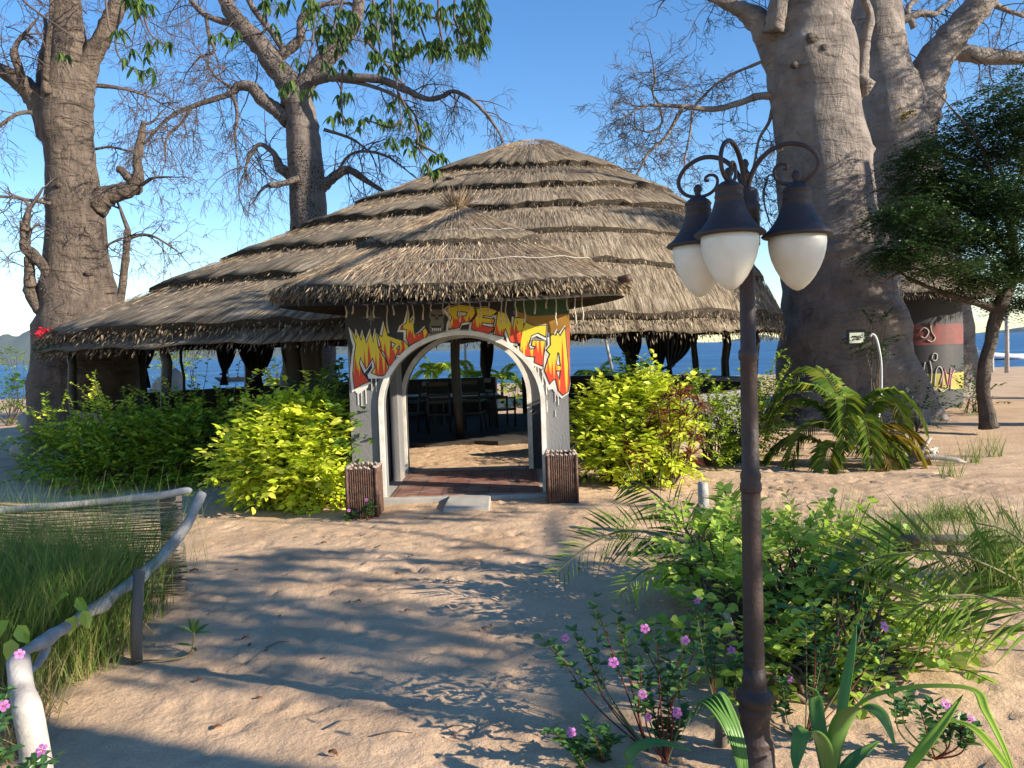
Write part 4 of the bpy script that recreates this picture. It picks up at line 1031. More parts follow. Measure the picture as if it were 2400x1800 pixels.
limbs_k = [([(8.1, -.7, 6.7), (5.6, .6, 7.9), (3.4, 2.6, 8.0), (1.6, 4.6, 7.6)], .10), ([(8.6, -1.2, 6.0), (5.4, -1.0, 7.3), (2.0, .8, 7.7), (-1.2, 3.0, 7.6)], .09), ([(8.8, -1.1, 3.2), (9.5, -.2, 3.65), (9.62, 1.2, 3.6), (9.7, 2.7, 3.7)], .10),
           ([(9.6, .3, 3.65), (10.4, 1.1, 3.5), (11.6, 1.5, 3.9)], .045), ([(9.65, 1.6, 3.6), (8.8, 2.1, 3.5), (7.8, 2.3, 3.9)], .04), ([(9.7, 2.5, 3.7), (10.9, 3.1, 4.2), (12.2, 3.3, 4.6)], .04), ([(9.7, 2.0, 3.65), (8.9, 3.1, 4.1), (8.0, 3.6, 4.8)], .035),
           ([(8.8, -1.1, 5.0), (7.4, 1.2, 5.8), (6.6, 4.2, 5.8), (6.0, 7.2, 5.9)], .08), ([(8.8, -1.1, 4.2), (7.9, -.3, 5.0), (7.1, .5, 5.6)], .08), ([(8.8, -1.2, 4.6), (10.2, -1.0, 5.4), (11.8, -.6, 5.8)], .08), ([(8.8, -1.3, 3.9), (8.2, -2.4, 4.7), (8.0, -3.6, 5.2)], .08)]
stw = MB()
for P_, r in limbs_k:
    cs = [Vector(c) + (KS if P_[-1][0] > 3 else Vector((0, 0, 0))) for c in catmull(P_, 5)]
    if P_[-1][0] < 3: cs[0] = kb + Vector((-.6, .5, 6.2))
    mb = MB(); mb.tube(cs, [r * (1 - .7 * i / len(cs)) for i in range(len(cs))], 8, lump=.2); mk('limb', mb, M['bark_d'], kp)
P = []; Q = []; U = []
def clump(c, R0, n, s_=.13):
    for _ in range(n):
        o = Vector((RK.gauss(0, 1), RK.gauss(0, 1), RK.gauss(0, 1))); o = o.normalized() * RK.random() ** .45
        palmate(P, Q, U, c + Vector((o.x * R0[0], o.y * R0[1], o.z * R0[2])), Vector((RK.gauss(0, .3), RK.gauss(0, .3), -1)).normalized(), s_, RK)
DAP = [((8.2, .3, 4.9), (1.1, .8, .5), 150), ((9.6, .0, 4.5), (1.1, .7, .5), 150), ((11.0, -.4, 4.6), (1.2, .9, .7), 150), ((9.4, -.8, 5.4), (1.3, .9, .6), 130), ((11.8, -.4, 5.9), (1.2, .9, .6), 90), ((7.4, -.6, 5.8), (1.1, .9, .5), 90),
       ((8.2, -3.2, 5.2), (1.4, 1.0, .7), 120), ((10.4, .9, 3.9), (.8, .35, .25), 34), ((11.7, 1.6, 4.2), (.7, .3, .25), 30), ((8.0, 2.3, 4.0), (.6, .25, .2), 18), ((12.2, 3.3, 4.7), (.7, .3, .25), 26), ((8.1, 3.6, 4.9), (.5, .3, .3), 18), ((9.2, 1.9, 4.0), (1.3, .45, .35), 40), ((9.6, 3.4, 4.3), (1.2, .3, .25), 46), ((7.8, 1.6, 4.0), (.9, .5, .35), 45), ((10.0, -.4, 6.6), (1.5, 1.1, .6), 90), ((6.1, 7.0, 5.9), (1.0, .7, .4), 130), ((5.6, 7.4, 6.2), (.8, .6, .5), 40)]
for c, R0, n_ in DAP: clump(Vector(c) + KS, R0, n_)
Pd, Qd, Ud = P, Q, U
mb = MB(); mb.leaves(P, Q, NR.uniform(.11, .17, len(P)), .05, up=U, kind=0, droop=.1); mk('crown', mb, M['leaf_kapok'], kp, smooth=False)
# hanging sprays in view; (x,y) picture points, distance
P = []; Q = []; U = []
HS = [([(290, -40), (296, 30), (285, 100)], 6.2), ([(275, -40), (250, 80), (262, 130), (300, 152), (332, 150)], 6.4), ([(300, -30), (318, 60), (345, 90), (370, 95)], 6.3), ([(225, -30), (236, 60), (250, 70)], 6.2),
      ([(680, -40), (676, 80), (660, 150), (625, 190)], 6.0), ([(672, -40), (678, 60), (700, 140), (735, 190), (740, 250)], 6.1), ([(845, -40), (847, 70), (853, 130), (858, 190), (866, 250), (872, 300)], 5.8), ([(915, -40), (905, 40), (930, 120), (925, 160)], 6.0),
      ([(990, -40), (980, 30), (1000, 90), (1010, 110)], 5.7), ([(1020, -40), (1035, 40), (1042, 85)], 5.7), ([(860, 200), (880, 240), (900, 280), (905, 320), (925, 350), (925, 375)], 5.8), ([(870, 260), (840, 275), (800, 262), (775, 265)], 5.9), ([(740, 150), (736, 230), (745, 270)], 6.0), ([(905, 310), (940, 330), (955, 345)], 5.8),
      ([(560, -40), (575, 60), (540, 75), (500, 82), (470, 78)], 6.3), ([(800, -40), (815, 60), (820, 110), (825, 150)], 5.9), ([(750, -30), (720, 60), (705, 90)], 6.1), ([(945, -40), (950, 60), (965, 115), (975, 118)], 5.9), ([(30, -30), (60, 10), (130, 60), (175, 90), (200, 82)], 6.2)]
for sp, zz in HS:
    pts = [Vector(c) for c in catmull([D(x, y, zz)[:] for x, y in sp], 5)]
    mb = MB(); mb.tube(pts, [.011 - .008 * i / len(pts) for i in range(len(pts))], 5); mk('hanging_twig', mb, M['twig'], kp)
LC = [(250, 70), (262, 68), (285, 110), (270, 130), (290, 148), (305, 158), (325, 150), (335, 165), (340, 90), (365, 95), (318, 110), (315, 128), (285, 5), (296, 12), (290, 28), (130, 118), (148, 122), (320, 96),
      (475, 75), (490, 88), (505, 82), (515, 70), (460, 80), (620, 185), (640, 195), (655, 200), (668, 192), (680, 200), (630, 178), (612, 195), (728, 245), (745, 262), (735, 250), (755, 258), (715, 255), (780, 262), (775, 278), (790, 258), (805, 252), (745, 205), (730, 210), (755, 205), (640, 130), (655, 140), (610, 140), (590, 55), (598, 70),
      (845, 225), (860, 215), (880, 238), (885, 260), (832, 268), (820, 262), (845, 262), (862, 265), (845, 300), (835, 310), (855, 315), (868, 305), (880, 300), (895, 320), (905, 300), (915, 290), (905, 275), (920, 268), (925, 282), (890, 330), (912, 310), (945, 340), (960, 345), (935, 338), (925, 365), (935, 375), (918, 358), (945, 372), (955, 335), (880, 325),
      (565, 12), (690, 70), (700, 35), (715, 60)]
rngs = [((665, 770), (-10, 75), 24), ((690, 760), (60, 160), 14), ((770, 900), (-10, 60), 32), ((790, 860), (50, 150), 24), ((850, 960), (80, 135), 20), ((985, 1055), (-10, 70), 40), ((990, 1055), (60, 110), 22), ((900, 985), (0, 50), 14), ((930, 975), (80, 120), 14), ((560, 700), (-10, 20), 12), ((985, 1015), (80, 115), 6), ((270, 330), (-5, 15), 8)]
for (xa, ya, n_) in rngs:
    for _ in range(n_): LC.append((RK.uniform(*xa), RK.uniform(*ya)))
for (x, y) in LC:
    zz = RK.uniform(5.5, 6.4)
    palmate(P, Q, U, D(x, y - 6, zz), Vector((RK.gauss(0, .35), RK.gauss(0, .35), -1)).normalized(), .1, RK, RK.choice([4, 5, 6]))
mb = MB(); mb.leaves(P, Q, NR.uniform(.06, .115, len(P)), NR.uniform(.022, .034, len(P)), up=U, kind=1, droop=.12, fold=.35); mk('hanging_leaves', mb, M['leaf_kapok'], kp, smooth=False)
# unseen trees added further right to throw the shade over the big trunk, the beds and the roof
def side_tree(base, label, limbs, blobs, seed):
    rr = random.Random(seed); t = thing('added_shade_tree', label, 'tree', base); b = Vector(base)
    mb = MB(); mb.tube([b + Vector((0, 0, -.2)), b + Vector((.1, 0, 1.4)), b + Vector((-.2, .2, 3.2)), b + Vector((.1, .1, 5.4)), b + Vector((0, .2, 8.4))], [.42, .33, .30, .22, .12], 16, lump=.15); mk('trunk', mb, M['bark_d'], t)
    for P_ in limbs:
        cs = [Vector(c) + b for c in catmull(P_, 5)]; mb = MB(); mb.tube(cs, [.13 * (1 - .7 * i / len(cs)) for i in range(len(cs))], 8, lump=.2); mk('limb', mb, M['bark_d'], t)
    mb = MB()
    for c, R0, n_ in blobs: sprays(mb, Vector(c) + b, n_, R0, .12, .07, rr, .3, 12)
    mk('crown', mb, M['leaf_mid'], t, smooth=False)
side_tree((15.0, 11.9, 0), 'unseen spreading green tree added right of the garden to throw shade',
          [[(0, 0, 2.4), (-1, .8, 3.8), (-1.6, 1.2, 4.8)], [(0, 0, 2.6), (1, .6, 4), (2, 1, 5)], [(0, .1, 4), (-1, -.6, 6), (-1.8, -2, 7.2), (-2.8, -3.6, 8.2)], [(0, .1, 5), (-1.2, -1.4, 7.4), (-3.0, -2.2, 8.8), (-4.4, -2.4, 9.6)], [(0, .1, 5), (.8, .9, 6.5), (1, 1.4, 7.2)]],
          [((-.4, .4, 3.6), (1.5, 1.7, .8), 620), ((.4, .2, 4.8), (1.7, 1.9, .9), 680), ((-.2, .3, 6.2), (1.3, 1.6, .8), 480), ((1.8, .9, 4.4), (1.4, 1.4, 1.0), 240), ((-.9, .4, 7.3), (.8, .9, .5), 70), ((-2.3, -3.0, 8.0), (1.2, .5, .3), 70), ((-1.6, -1.6, 7.3), (1.0, .6, .4), 55), ((-.6, -2.0, 6.4), (.9, .5, .3), 40)], 8)
side_tree((18.1, 17.6, 0), 'unseen tall leafy tree added behind the spreading one to throw shade',
          [[(0, 0, 3), (-1, .8, 5.6), (-1.6, 1.2, 7.8)], [(0, 0, 3.6), (1, .6, 6), (2, 1, 8)], [(0, .1, 5), (-.6, -.4, 8), (-.9, -1, 10.2)]],
          [((-1.2, .2, 3.3), (1.3, 1.6, .7), 300), ((-.4, .2, 4.6), (1.5, 1.8, 1.3), 640), ((-.4, .2, 7.2), (1.7, 2.0, 1.5), 760), ((.2, .3, 9.8), (1.8, 1.8, 1.5), 620), ((.4, 0, 12.0), (1.4, 1.3, 1.1), 160)], 9)
# ------------------------------------------------------------------ lamp post
LP = D(1640, 1600, 3.02); LP = Vector((D(1618, 700, 3.02).x, 3.02, 0)); LP = Vector((.931, 3.02, 0))
lamp = thing('lamp_post', 'dark iron garden lamp post with three white acorn globes on scroll arms', 'lamp post', LP)
q = PXM(3.02)
mb = MB()
prof = [(.088, -.1), (.088, -.02), (.075, .0), (.073, .08), (.068, .09), (.072, .10), (.068, .11), (.060, .125), (.058, .185), (.064, .21), (.066, .225), (.055, .24), (.062, .25), (.074, .262), (.074, .29), (.050, .305), (.047, .33), (.050, .345), (.045, .36), (.042, .40)]
mb.lathe(prof, LP, 28); mk('base', mb, M['iron'], lamp, bevel=0)
mb = MB()
n = 32; V = []
prof = [(.041, .38), (.039, .80), (.037, 1.10), (.0365, 1.12)]
for r, z in prof:
    for k in range(n):
        a = 2 * PI * k / n; rr = r * (1 - .05 * (k % 2)); V.append((LP.x + rr * math.cos(a), LP.y + rr * math.sin(a), z))
mb.add(V, [(j * n + k, j * n + (k + 1) % n, (j + 1) * n + (k + 1) % n, (j + 1) * n + k) for j in range(3) for k in range(n)]); mk('shaft', mb, M['iron'], lamp)
mb = MB(); mb.lathe([(.036, 1.10), (.042, 1.11), (.042, 1.135), (.037, 1.145), (.040, 1.16), (.040, 1.175), (.034, 1.185), (.032, 1.62), (.038, 1.63), (.038, 1.66), (.030, 1.67), (.028, 2.06), (.030, 2.07), (.030, 2.09)], LP, 24); mk('upper_shaft', mb, M['iron'], lamp)
mb = MB(); mb.lathe([(.034, 2.06), (.052, 2.07), (.052, 2.20), (.055, 2.205), (.055, 2.225), (.050, 2.23), (.050, 2.27), (.044, 2.285), (.026, 2.295), (.014, 2.30), (.011, 2.315), (.020, 2.33), (.022, 2.345), (.012, 2.36), (.010, 2.37), (.016, 2.385), (.010, 2.40), (.003, 2.405)], LP, 24); mk('finial', mb, M['iron'], lamp)
RH = .19
arms = [(147, 2.095), (235, 2.10), (327, 2.095)]
S = .000455
scroll = [(12, 700), (18, 550), (30, 460), (60, 370), (110, 290), (170, 235), (240, 205), (310, 200), (380, 225), (440, 270), (480, 335), (490, 400), (470, 460), (430, 505), (370, 530), (320, 535), (260, 520), (215, 480), (198, 430), (205, 385), (235, 360), (270, 362), (288, 382), (282, 405), (262, 402)]
for adeg, zb in arms:
    a = math.radians(adeg); u = Vector((math.cos(a), math.sin(a), 0))
    k = RH / (345 * S)
    pts = catmull([(LP + u * (x * S * k) + Vector((0, 0, zb + .195 + (520 - y) * S)))[:] for x, y in scroll], 4)
    m_ = len(pts); mb = MB(); mb.tube([Vector(p) for p in pts], [.0105 - .0055 * i / m_ for i in range(m_)], 8); mk('scroll_arm', mb, M['iron'], lamp)
    c = LP + u * RH + Vector((0, 0, zb))
    mb = MB(); mb.lathe([(.124, -.010), (.130, -.004), (.124, .004), (.104, .018), (.082, .045), (.066, .075), (.056, .105), (.050, .128), (.052, .130), (.053, .136), (.050, .140), (.050, .156), (.053, .158), (.052, .164), (.044, .174), (.028, .186), (.014, .192), (.011, .205), (.017, .214), (.017, .224), (.010, .236), (.002, .240)], c, 40); sh = mk('lamp_shade', mb, M['iron_blue'], lamp)
    mb = MB(); mb.lathe([(.010, -.006), (.104, -.008), (.105, -.032), (.102, -.060), (.094, -.093), (.080, -.128), (.062, -.160), (.042, -.186), (.020, -.205), (.004, -.211)], c, 40); mk('globe', mb, M['opal'], lamp)
# ------------------------------------------------------------------ planters, step, light, pipe
def planter(loc, label):
    t = thing('wicker_planter', label, 'planter', loc, 'wicker planters beside the gate')
    z0 = loc[2]; w, h = .15, .50
    mb = MB(); n = 13
    for s_, (ax, ay) in enumerate(((1, 0), (0, 1), (-1, 0), (0, -1))):
        for k in range(n):
            u = -w + 2 * w * (k + .5) / n
            x = ax * w + (-ay) * u; y = ay * w + ax * u
            pts = [Vector((loc[0] + x * (1 - .03 * (j % 2)), loc[1] + y * (1 - .03 * (j % 2)), z0 - .03 + (h + .03) * j / 10)) for j in range(11)]
            mb.tube(pts, .0125, 5)
    mb.box((loc[0], loc[1], z0 + h / 2 - .03), (2 * w - .012, 2 * w - .012, h - .03)); 
    mk('basket', mb, M['wicker'], t)
    mb = MB()
    for (x, y) in ((w, w), (-w, w), (w, -w), (-w, -w)): mb.tube([Vector((loc[0] + x, loc[1] + y, z0 - .04)), Vector((loc[0] + x, loc[1] + y, z0 + h + .01))], .018, 7)
    mk('corner_rods', mb, M['wicker'], t)
    mb = MB()
    for k in range(26):
        a = k / 26 * 4; s_ = int(a); f = a - s_; c = [(-w, -w), (w, -w), (w, w), (-w, w)][s_]; d = [(1, 0), (0, 1), (-1, 0), (0, -1)][s_]
        p = Vector((loc[0] + c[0] + d[0] * f * 2 * w + R.uniform(-.01, .01), loc[1] + c[1] + d[1] * f * 2 * w, z0 + h + .01 + R.uniform(-.006, .012)))
        mb.tube([p + Vector((-.018, 0, -.01)), p + Vector((-.004, .004, .006)), p + Vector((.018, 0, -.008))], [.010, .017, .009], 7, lump=.6)
    mk('rim', mb, M['rock'], t)
    return t
pl = D(790, 1120, 7.95); p1 = (pl.x, 7.95, gh(pl.x, 7.95)); pr_ = D(1211, 1090, 8.25); p2 = (pr_.x + .02, 8.25, gh(pr_.x, 8.25))
planter(p1, 'sunlit wicker planter at the left foot of the gate')
planter(p2, 'shaded wicker planter at the right foot of the gate')
a0 = D(957, 1112, 7.9); a1 = D(1058, 1108, 7.9)
mb = MB(); xs = (a0.x, a1.x); yb = 8.38; yf = 7.88
mb.add([(xs[0], yf, -.06), (xs[1], yf, -.06), (xs[1], yb, -.06), (xs[0] + .02, yb, -.06), (xs[0], yf, .075), (xs[1], yf, .07), (xs[1], yb, .105), (xs[0] + .03, yb, .11)], [(0, 1, 5, 4), (1, 2, 6, 5), (2, 3, 7, 6), (3, 0, 4, 7), (4, 5, 6, 7)])
mk('step_block', mb, M['concrete'], loc=(xs[0], yf, 0), label='pale concrete step block in front of the gate floor', cat='step', smooth=False, bevel=.012)
# floodlight on the trunk
fc = D(1850, 728, 14.15)
fl = thing('floodlight', 'square floodlight with a dark housing fixed on the massive baobab trunk', 'floodlight', fc)
mb = MB(); mb.box(fc + Vector((0, .03, 0)), (.34, .07, .27)); mk('housing', mb, M['metal_dark'], fl, smooth=False, bevel=.01)
mb = MB(); mb.box(fc + Vector((0, -.012, -.015)), (.27, .02, .19)); mk('lens', mb, M['flood_glass'], fl, smooth=False)
mb = MB(); mb.box(fc + Vector((0, -.020, -.02)), (.16, .012, .09)); mk('emitter', mb, M['white_paint'], fl, smooth=False)
mb = MB(); mb.tube([fc + Vector((-.19, .0, -.02)), fc + Vector((-.19, .18, -.05)), fc + Vector((-.1, .40, -.05)), fc + Vector((.1, .40, -.05)), fc + Vector((.19, .18, -.05)), fc + Vector((.19, 0, -.02))], .014, 6); mk('bracket', mb, M['metal_dark'], fl)
pts, _ = path3([(1879, 727, 5), (1884, 722, 5), (1891, 727, 5), (1897, 745, 5), (1903, 780, 5), (1904, 820, 5), (1903, 852, 5), (1898, 900, 5), (1888, 948, 5)], 11.6, 4)
mb = MB(); mb.tube(pts, .018, 8); gb = pts[-1]
mk('hooked_pipe', mb, M['plastic_white'], loc=gb, label='thin white hooked pipe standing in front of the massive baobab', cat='pipe')
# ------------------------------------------------------------------ curtains under the roof
def curtain(x0, x1, ytop, ytie, xtie, ybot, xb0, xb1, Z, label, bulge=0.0, near=False):
    """tied back drape: pictured extents turned into a pleated cloth at distance Z"""
    n = 44; rows = []
    for j in range(15):
        v = j / 14; yy = ytop + (ybot - ytop) * v; vt = (ytie - ytop) / (ybot - ytop)
        if v <= vt:
            u = v / vt; e = u ** 2.2 if bulge == 0 else u ** (2.8)
            a = x0 + (xtie - 3 - x0) * e - bulge * math.sin(PI * u) * .5; b = x1 + (xtie + 3 - x1) * e + bulge * math.sin(PI * u)
        else:
            u = (v - vt) / (1 - vt); a = xtie - 3 + (xb0 - xtie + 3) * u; b = xtie + 3 + (xb1 - xtie - 3) * u
        for i in range(n):
            s_ = i / (n - 1); p = D(a + (b - a) * s_, yy, Z); p.y += .05 * math.sin(s_ * 2 * PI * 6) * (.5 + .5 * abs(b - a) / max(8, abs(x1 - x0)))
            rows.append(p[:])
    mb = MB(); mb.add(rows, [(j * n + i, j * n + i + 1, (j + 1) * n + i + 1, (j + 1) * n + i) for j in range(14) for i in range(n - 1)])
    b = D((x0 + x1) / 2, ybot, Z)
    t = thing('curtain', label, 'curtain', b, 'dark drapes hung round the pavilion')
    o = mk('cloth', mb, M['cloth'], t); so = o.modifiers.new('th', 'SOLIDIFY'); so.thickness = .008
    mb = MB(); c = D(xtie, ytie, Z); mb.tube([c + Vector((-.07, -.05, -.02)), c + Vector((0, -.09, 0)), c + Vector((.07, -.05, .02)), c + Vector((.07, .06, .02)), c + Vector((-.07, .06, -.02)), c + Vector((-.07, -.05, -.02))], .02, 6); mk('tie_band', mb, M['cloth'], t)
curtain(300, 336, 738, 795, 314, 838, 302, 326, 17.6, 'straight dark drape beside the left baobab')
curtain(466, 511, 738, 806, 484, 832, 474, 494, 17.8, 'narrow tied drape between the thin pole and the wide drape')
curtain(513, 560, 738, 812, 552, 850, 536, 566, 17.6, 'wide drape gathered to the right beside the narrow tied drape')
curtain(552, 592, 738, 812, 560, 850, 548, 574, 17.5, 'dark drape next to the thick inner pillar left of the gate')
curtain(608, 700, 735, 830, 640, 880, 610, 690, 15.3, 'heavy dark drape around the thick inner pillar left of the gate')
curtain(1333, 1376, 700, 778, 1370, 806, 1348, 1374, 14.5, 'bulging dark drape knotted low on a post right of the gate', 10)
curtain(1392, 1445, 698, 800, 1424, 850, 1410, 1440, 13.6, 'left half of the big parted drape behind the yellow bush')
curtain(1440, 1486, 698, 792, 1446, 850, 1425, 1460, 13.5, 'right half of the big parted drape behind the yellow bush', 12)
curtain(1042, 1066, 742, 812, 1054, 860, 1046, 1072, 17.4, 'slim drape on the post seen through the right side of the arch')
# ------------------------------------------------------------------ tables and chairs
def table(loc, rz, label, first=None):
    if first: return dup(first, loc, rz, 1, label, 'tables inside the pavilion')
    t = thing('dining_table', label, 'table', loc, 'tables inside the pavilion'); x, y, z = loc
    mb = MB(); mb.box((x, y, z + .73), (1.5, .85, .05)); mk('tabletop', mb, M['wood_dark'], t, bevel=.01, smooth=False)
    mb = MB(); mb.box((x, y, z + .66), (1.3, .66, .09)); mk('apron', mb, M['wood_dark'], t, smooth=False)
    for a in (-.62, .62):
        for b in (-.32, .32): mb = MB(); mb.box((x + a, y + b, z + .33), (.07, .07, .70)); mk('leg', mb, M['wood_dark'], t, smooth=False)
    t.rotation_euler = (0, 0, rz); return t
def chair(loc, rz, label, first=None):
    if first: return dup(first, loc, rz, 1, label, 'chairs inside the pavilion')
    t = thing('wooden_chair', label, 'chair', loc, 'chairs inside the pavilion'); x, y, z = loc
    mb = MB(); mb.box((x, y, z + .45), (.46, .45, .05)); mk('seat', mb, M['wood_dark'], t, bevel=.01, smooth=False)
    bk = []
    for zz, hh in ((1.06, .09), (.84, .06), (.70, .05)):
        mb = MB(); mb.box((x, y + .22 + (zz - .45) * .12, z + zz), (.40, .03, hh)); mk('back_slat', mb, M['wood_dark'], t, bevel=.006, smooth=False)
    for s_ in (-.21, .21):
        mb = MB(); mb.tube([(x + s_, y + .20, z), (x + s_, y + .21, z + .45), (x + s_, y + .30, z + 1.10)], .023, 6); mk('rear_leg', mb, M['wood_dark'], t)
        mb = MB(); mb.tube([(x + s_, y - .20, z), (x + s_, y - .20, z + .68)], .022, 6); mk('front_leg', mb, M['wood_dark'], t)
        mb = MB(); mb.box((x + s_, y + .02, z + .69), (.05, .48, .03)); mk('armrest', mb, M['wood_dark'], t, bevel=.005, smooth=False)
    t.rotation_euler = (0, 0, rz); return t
def gxy(x, Z): p = D(x, 800, Z); return (p.x, p.y, gh(p.x, p.y))
T1 = table(gxy(1000, 16.2), .1, 'dark wooden table in the middle seen through the arch')
table(gxy(900, 17.0), -.15, 'dark wooden table at the left seen through the arch', T1)
table(gxy(1520, 15.2), .3, 'dark wooden table under the right wing of the roof', T1)
C1 = chair(gxy(945, 15.3), PI + .1, 'chair with its back to the arch, left of the middle post')
chair(gxy(1018, 15.2), PI - .2, 'chair with its back to the arch, right of the middle post', C1)
chair(gxy(1082, 16.0), PI / 2 + .4, 'chair turned sideways at the right end of the middle table', C1)
chair(gxy(888, 15.6), -PI / 2 - .3, 'chair turned sideways at the left seen through the arch', C1)
chair(gxy(1480, 14.4), PI + .3, 'chair in front of the table under the right wing', C1)
# long bar counter at the right
ca, cb = D(1455, 846, 15.5), D(1600, 846, 14.0)
bc = thing('bar_counter', 'long dark counter with a light top edge behind the bushes right of the gate', 'counter', ((ca.x + cb.x) / 2, (ca.y + cb.y) / 2, 0))
rz = math.atan2(cb.y - ca.y, cb.x - ca.x); c = (ca + cb) / 2; L_ = (cb - ca).length + .5
mb = MB(); mb.box((c.x, c.y, .48), (L_, .5, 1.0), rz); mk('front', mb, M['wood_dark'], bc, smooth=False)
mb = MB(); mb.box((c.x, c.y, 1.0), (L_ + .1, .62, .04), rz); mk('countertop', mb, M['wood_grey'], bc, smooth=False, bevel=.008)
# ------------------------------------------------------------------ painted hut
hc = D(1962, 800, 18.8); hc.z = 0
hut = thing('painted_hut', 'round painted hut with a low thatch roof behind the massive baobab', 'hut', hc)
hr = 1.16
def band(name, z0, z1, r, mat, n=48):
    mb = MB(); mb.lathe([(r, z0), (r, z1)], hc, n); mb.F = mb.F[:-2]; mb.M = mb.M[:-2]; mk(name, mb, mat, hut)
band('wall', -.1, 2.6, hr, M['dark_shade_paint'])  # hut wall coloured dark, its shade put into the paint
def hz(y): return D(2030, y, 17.8).z
band('yellow_band', hz(842), hz(806), hr + .006, M['hut_yellow']); band('black_band', hz(805.5), hz(745), hr + .006, M['black_paint']); band('red_band', hz(744.5), hz(700), hr + .006, M['hut_red'])
def hwall(x, y):    # picture point -> on hut wall
    d = ray(x, y); m = d.x / d.y; A = m * m + 1; B = -2 * (m * hc.x + hc.y); C_ = hc.x ** 2 + hc.y ** 2 - (hr + .012) ** 2
    q_ = max(0, B * B - 4 * A * C_); Y = (-B - math.sqrt(q_)) / (2 * A); return O + d * (Y / d.y)
for ln, mt in (([(1998, 782), (1995, 806), (2001, 832), (2010, 828), (2012, 800), (2008, 780)], 'white_paint'), ([(2012, 776), (2016, 764), (2024, 766), (2022, 778), (2014, 778)], 'white_paint'), ([(2018, 836), (2022, 800), (2030, 792), (2036, 806), (2030, 830)], 'white_paint'),
               ([(2034, 838), (2040, 796), (2048, 834), (2054, 794)], 'pink_paint'), ([(2052, 838), (2056, 810), (2062, 800)], 'pink_paint'), ([(1992, 842), (2004, 838), (2012, 844), (2026, 838), (2036, 846), (2048, 838), (2060, 842)], 'white_paint'),
               ([(1985, 716), (1996, 708), (2006, 716), (1998, 730), (1988, 726)], 'white_paint'), ([(2010, 700), (2012, 716), (2020, 730), (2012, 738), (2002, 734)], 'white_paint')):
    mb = MB(); mb.tube([Vector(v) for v in catmull([hwall(*p)[:] for p in ln], 3)], .015, 5); mk('painted_stroke', mb, M['stone_white' if mt == 'white_paint' else mt], hut)  # white strokes dimmed so the colour carries the hut's shade
def hut_surf(a, t): return Vector((hc.x + 2.05 * t * math.cos(a), hc.y + 2.05 * t * math.sin(a), 4.0 - 1.45 * t))
mb, uv = join_shell([shell(hut_surf, (0, .6), lift=.10, seed=55, uvk=2, n=80), shell(hut_surf, (.5, 1), lift=.10, seed=56, uvk=2, n=90)])
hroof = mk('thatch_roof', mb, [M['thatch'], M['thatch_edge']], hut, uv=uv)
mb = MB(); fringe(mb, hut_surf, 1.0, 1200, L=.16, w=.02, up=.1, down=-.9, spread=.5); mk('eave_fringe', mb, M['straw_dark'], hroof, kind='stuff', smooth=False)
# ------------------------------------------------------------------ beach things
def pole_at(name, x, yb, Z, h, r, mat, label, cat, lean=(0, 0)):
    p = D(x, yb, Z); z0 = gh(p.x, p.y); mb = MB()
    mb.tube([(p.x, p.y, z0 - .2), (p.x + lean[0] * .5, p.y, z0 + h * .5), (p.x + lean[0], p.y + lean[1], z0 + h)], [r, r * .95, r * .85], 8, lump=.1)
    return mk(name, mb, M[mat], loc=(p.x, p.y, z0), label=label, cat=cat)
pole_at('wooden_pole', 2175, 810, 32, 3.2, .09, 'wood_grey', 'tall thin wooden pole on the beach at the right edge', 'pole')
pole_at('beach_post', 2143, 815, 34, .75, .09, 'wood_grey', 'short stump post on the beach beside the tall pole', 'post')
pole_at('white_pole', 1007, 820, 26, 3.3, .05, 'stone_white', 'slim white pole on the beach seen through the arch', 'pole')
pole_at('dead_sapling', 1338, 830, 22, 2.6, .045, 'stone_white', 'pale leaning sapling trunk on the beach beside the small palm', 'tree', (-.5, 0))
bp = D(2158, 762, 62)
bt = thing('motor_boat', 'small white boat floating near the shore at the right edge', 'boat', (bp.x, bp.y, -.48))
mb = MB(); V = []
for i in range(13):
    u = i / 12; x = -2.0 + 4.0 * u; w = .75 * math.sin(PI * min(1, .18 + u * .82)) ** .6; sh = .42 + .25 * (1 - u) ** 2 * 1.6
    if i == 0: w = .05
    for k in range(7):
        a = PI * k / 6; V.append((bp.x + x - .25 * (1 - u) * math.sin(a) * 0, bp.y + w * math.cos(a), -.62 + sh + .14 - (sh) * math.sin(a) ** .7))
mb.add(V, [(i * 7 + k, i * 7 + k + 1, (i + 1) * 7 + k + 1, (i + 1) * 7 + k) for i in range(12) for k in range(6)] + [tuple(12 * 7 + k for k in range(7))] + [(i * 7, (i + 1) * 7, (i + 1) * 7 + 6, i * 7 + 6) for i in range(12)])
mk('hull', mb, M['boat_paint'], bt)
mb = MB(); mb.box((bp.x - 1.9, bp.y, .32), (.25, .3, .5)); mk('engine', mb, M['metal_dark'], bt, bevel=.03)
bp2 = D(516, 796, 70)
mb = MB(); mb.tube([(bp2.x - 2.2, bp2.y, -.1), (bp2.x - 1.6, bp2.y, -.32), (bp2.x, bp2.y, -.40), (bp2.x + 1.6, bp2.y, -.32), (bp2.x + 2.2, bp2.y, -.1)], [.08, .25, .32, .25, .08], 10)
mk('canoe', mb, M['wood_dark'], loc=(bp2.x, bp2.y, -.48), label='dark dugout canoe on the lake seen between the left drapes', cat='canoe')
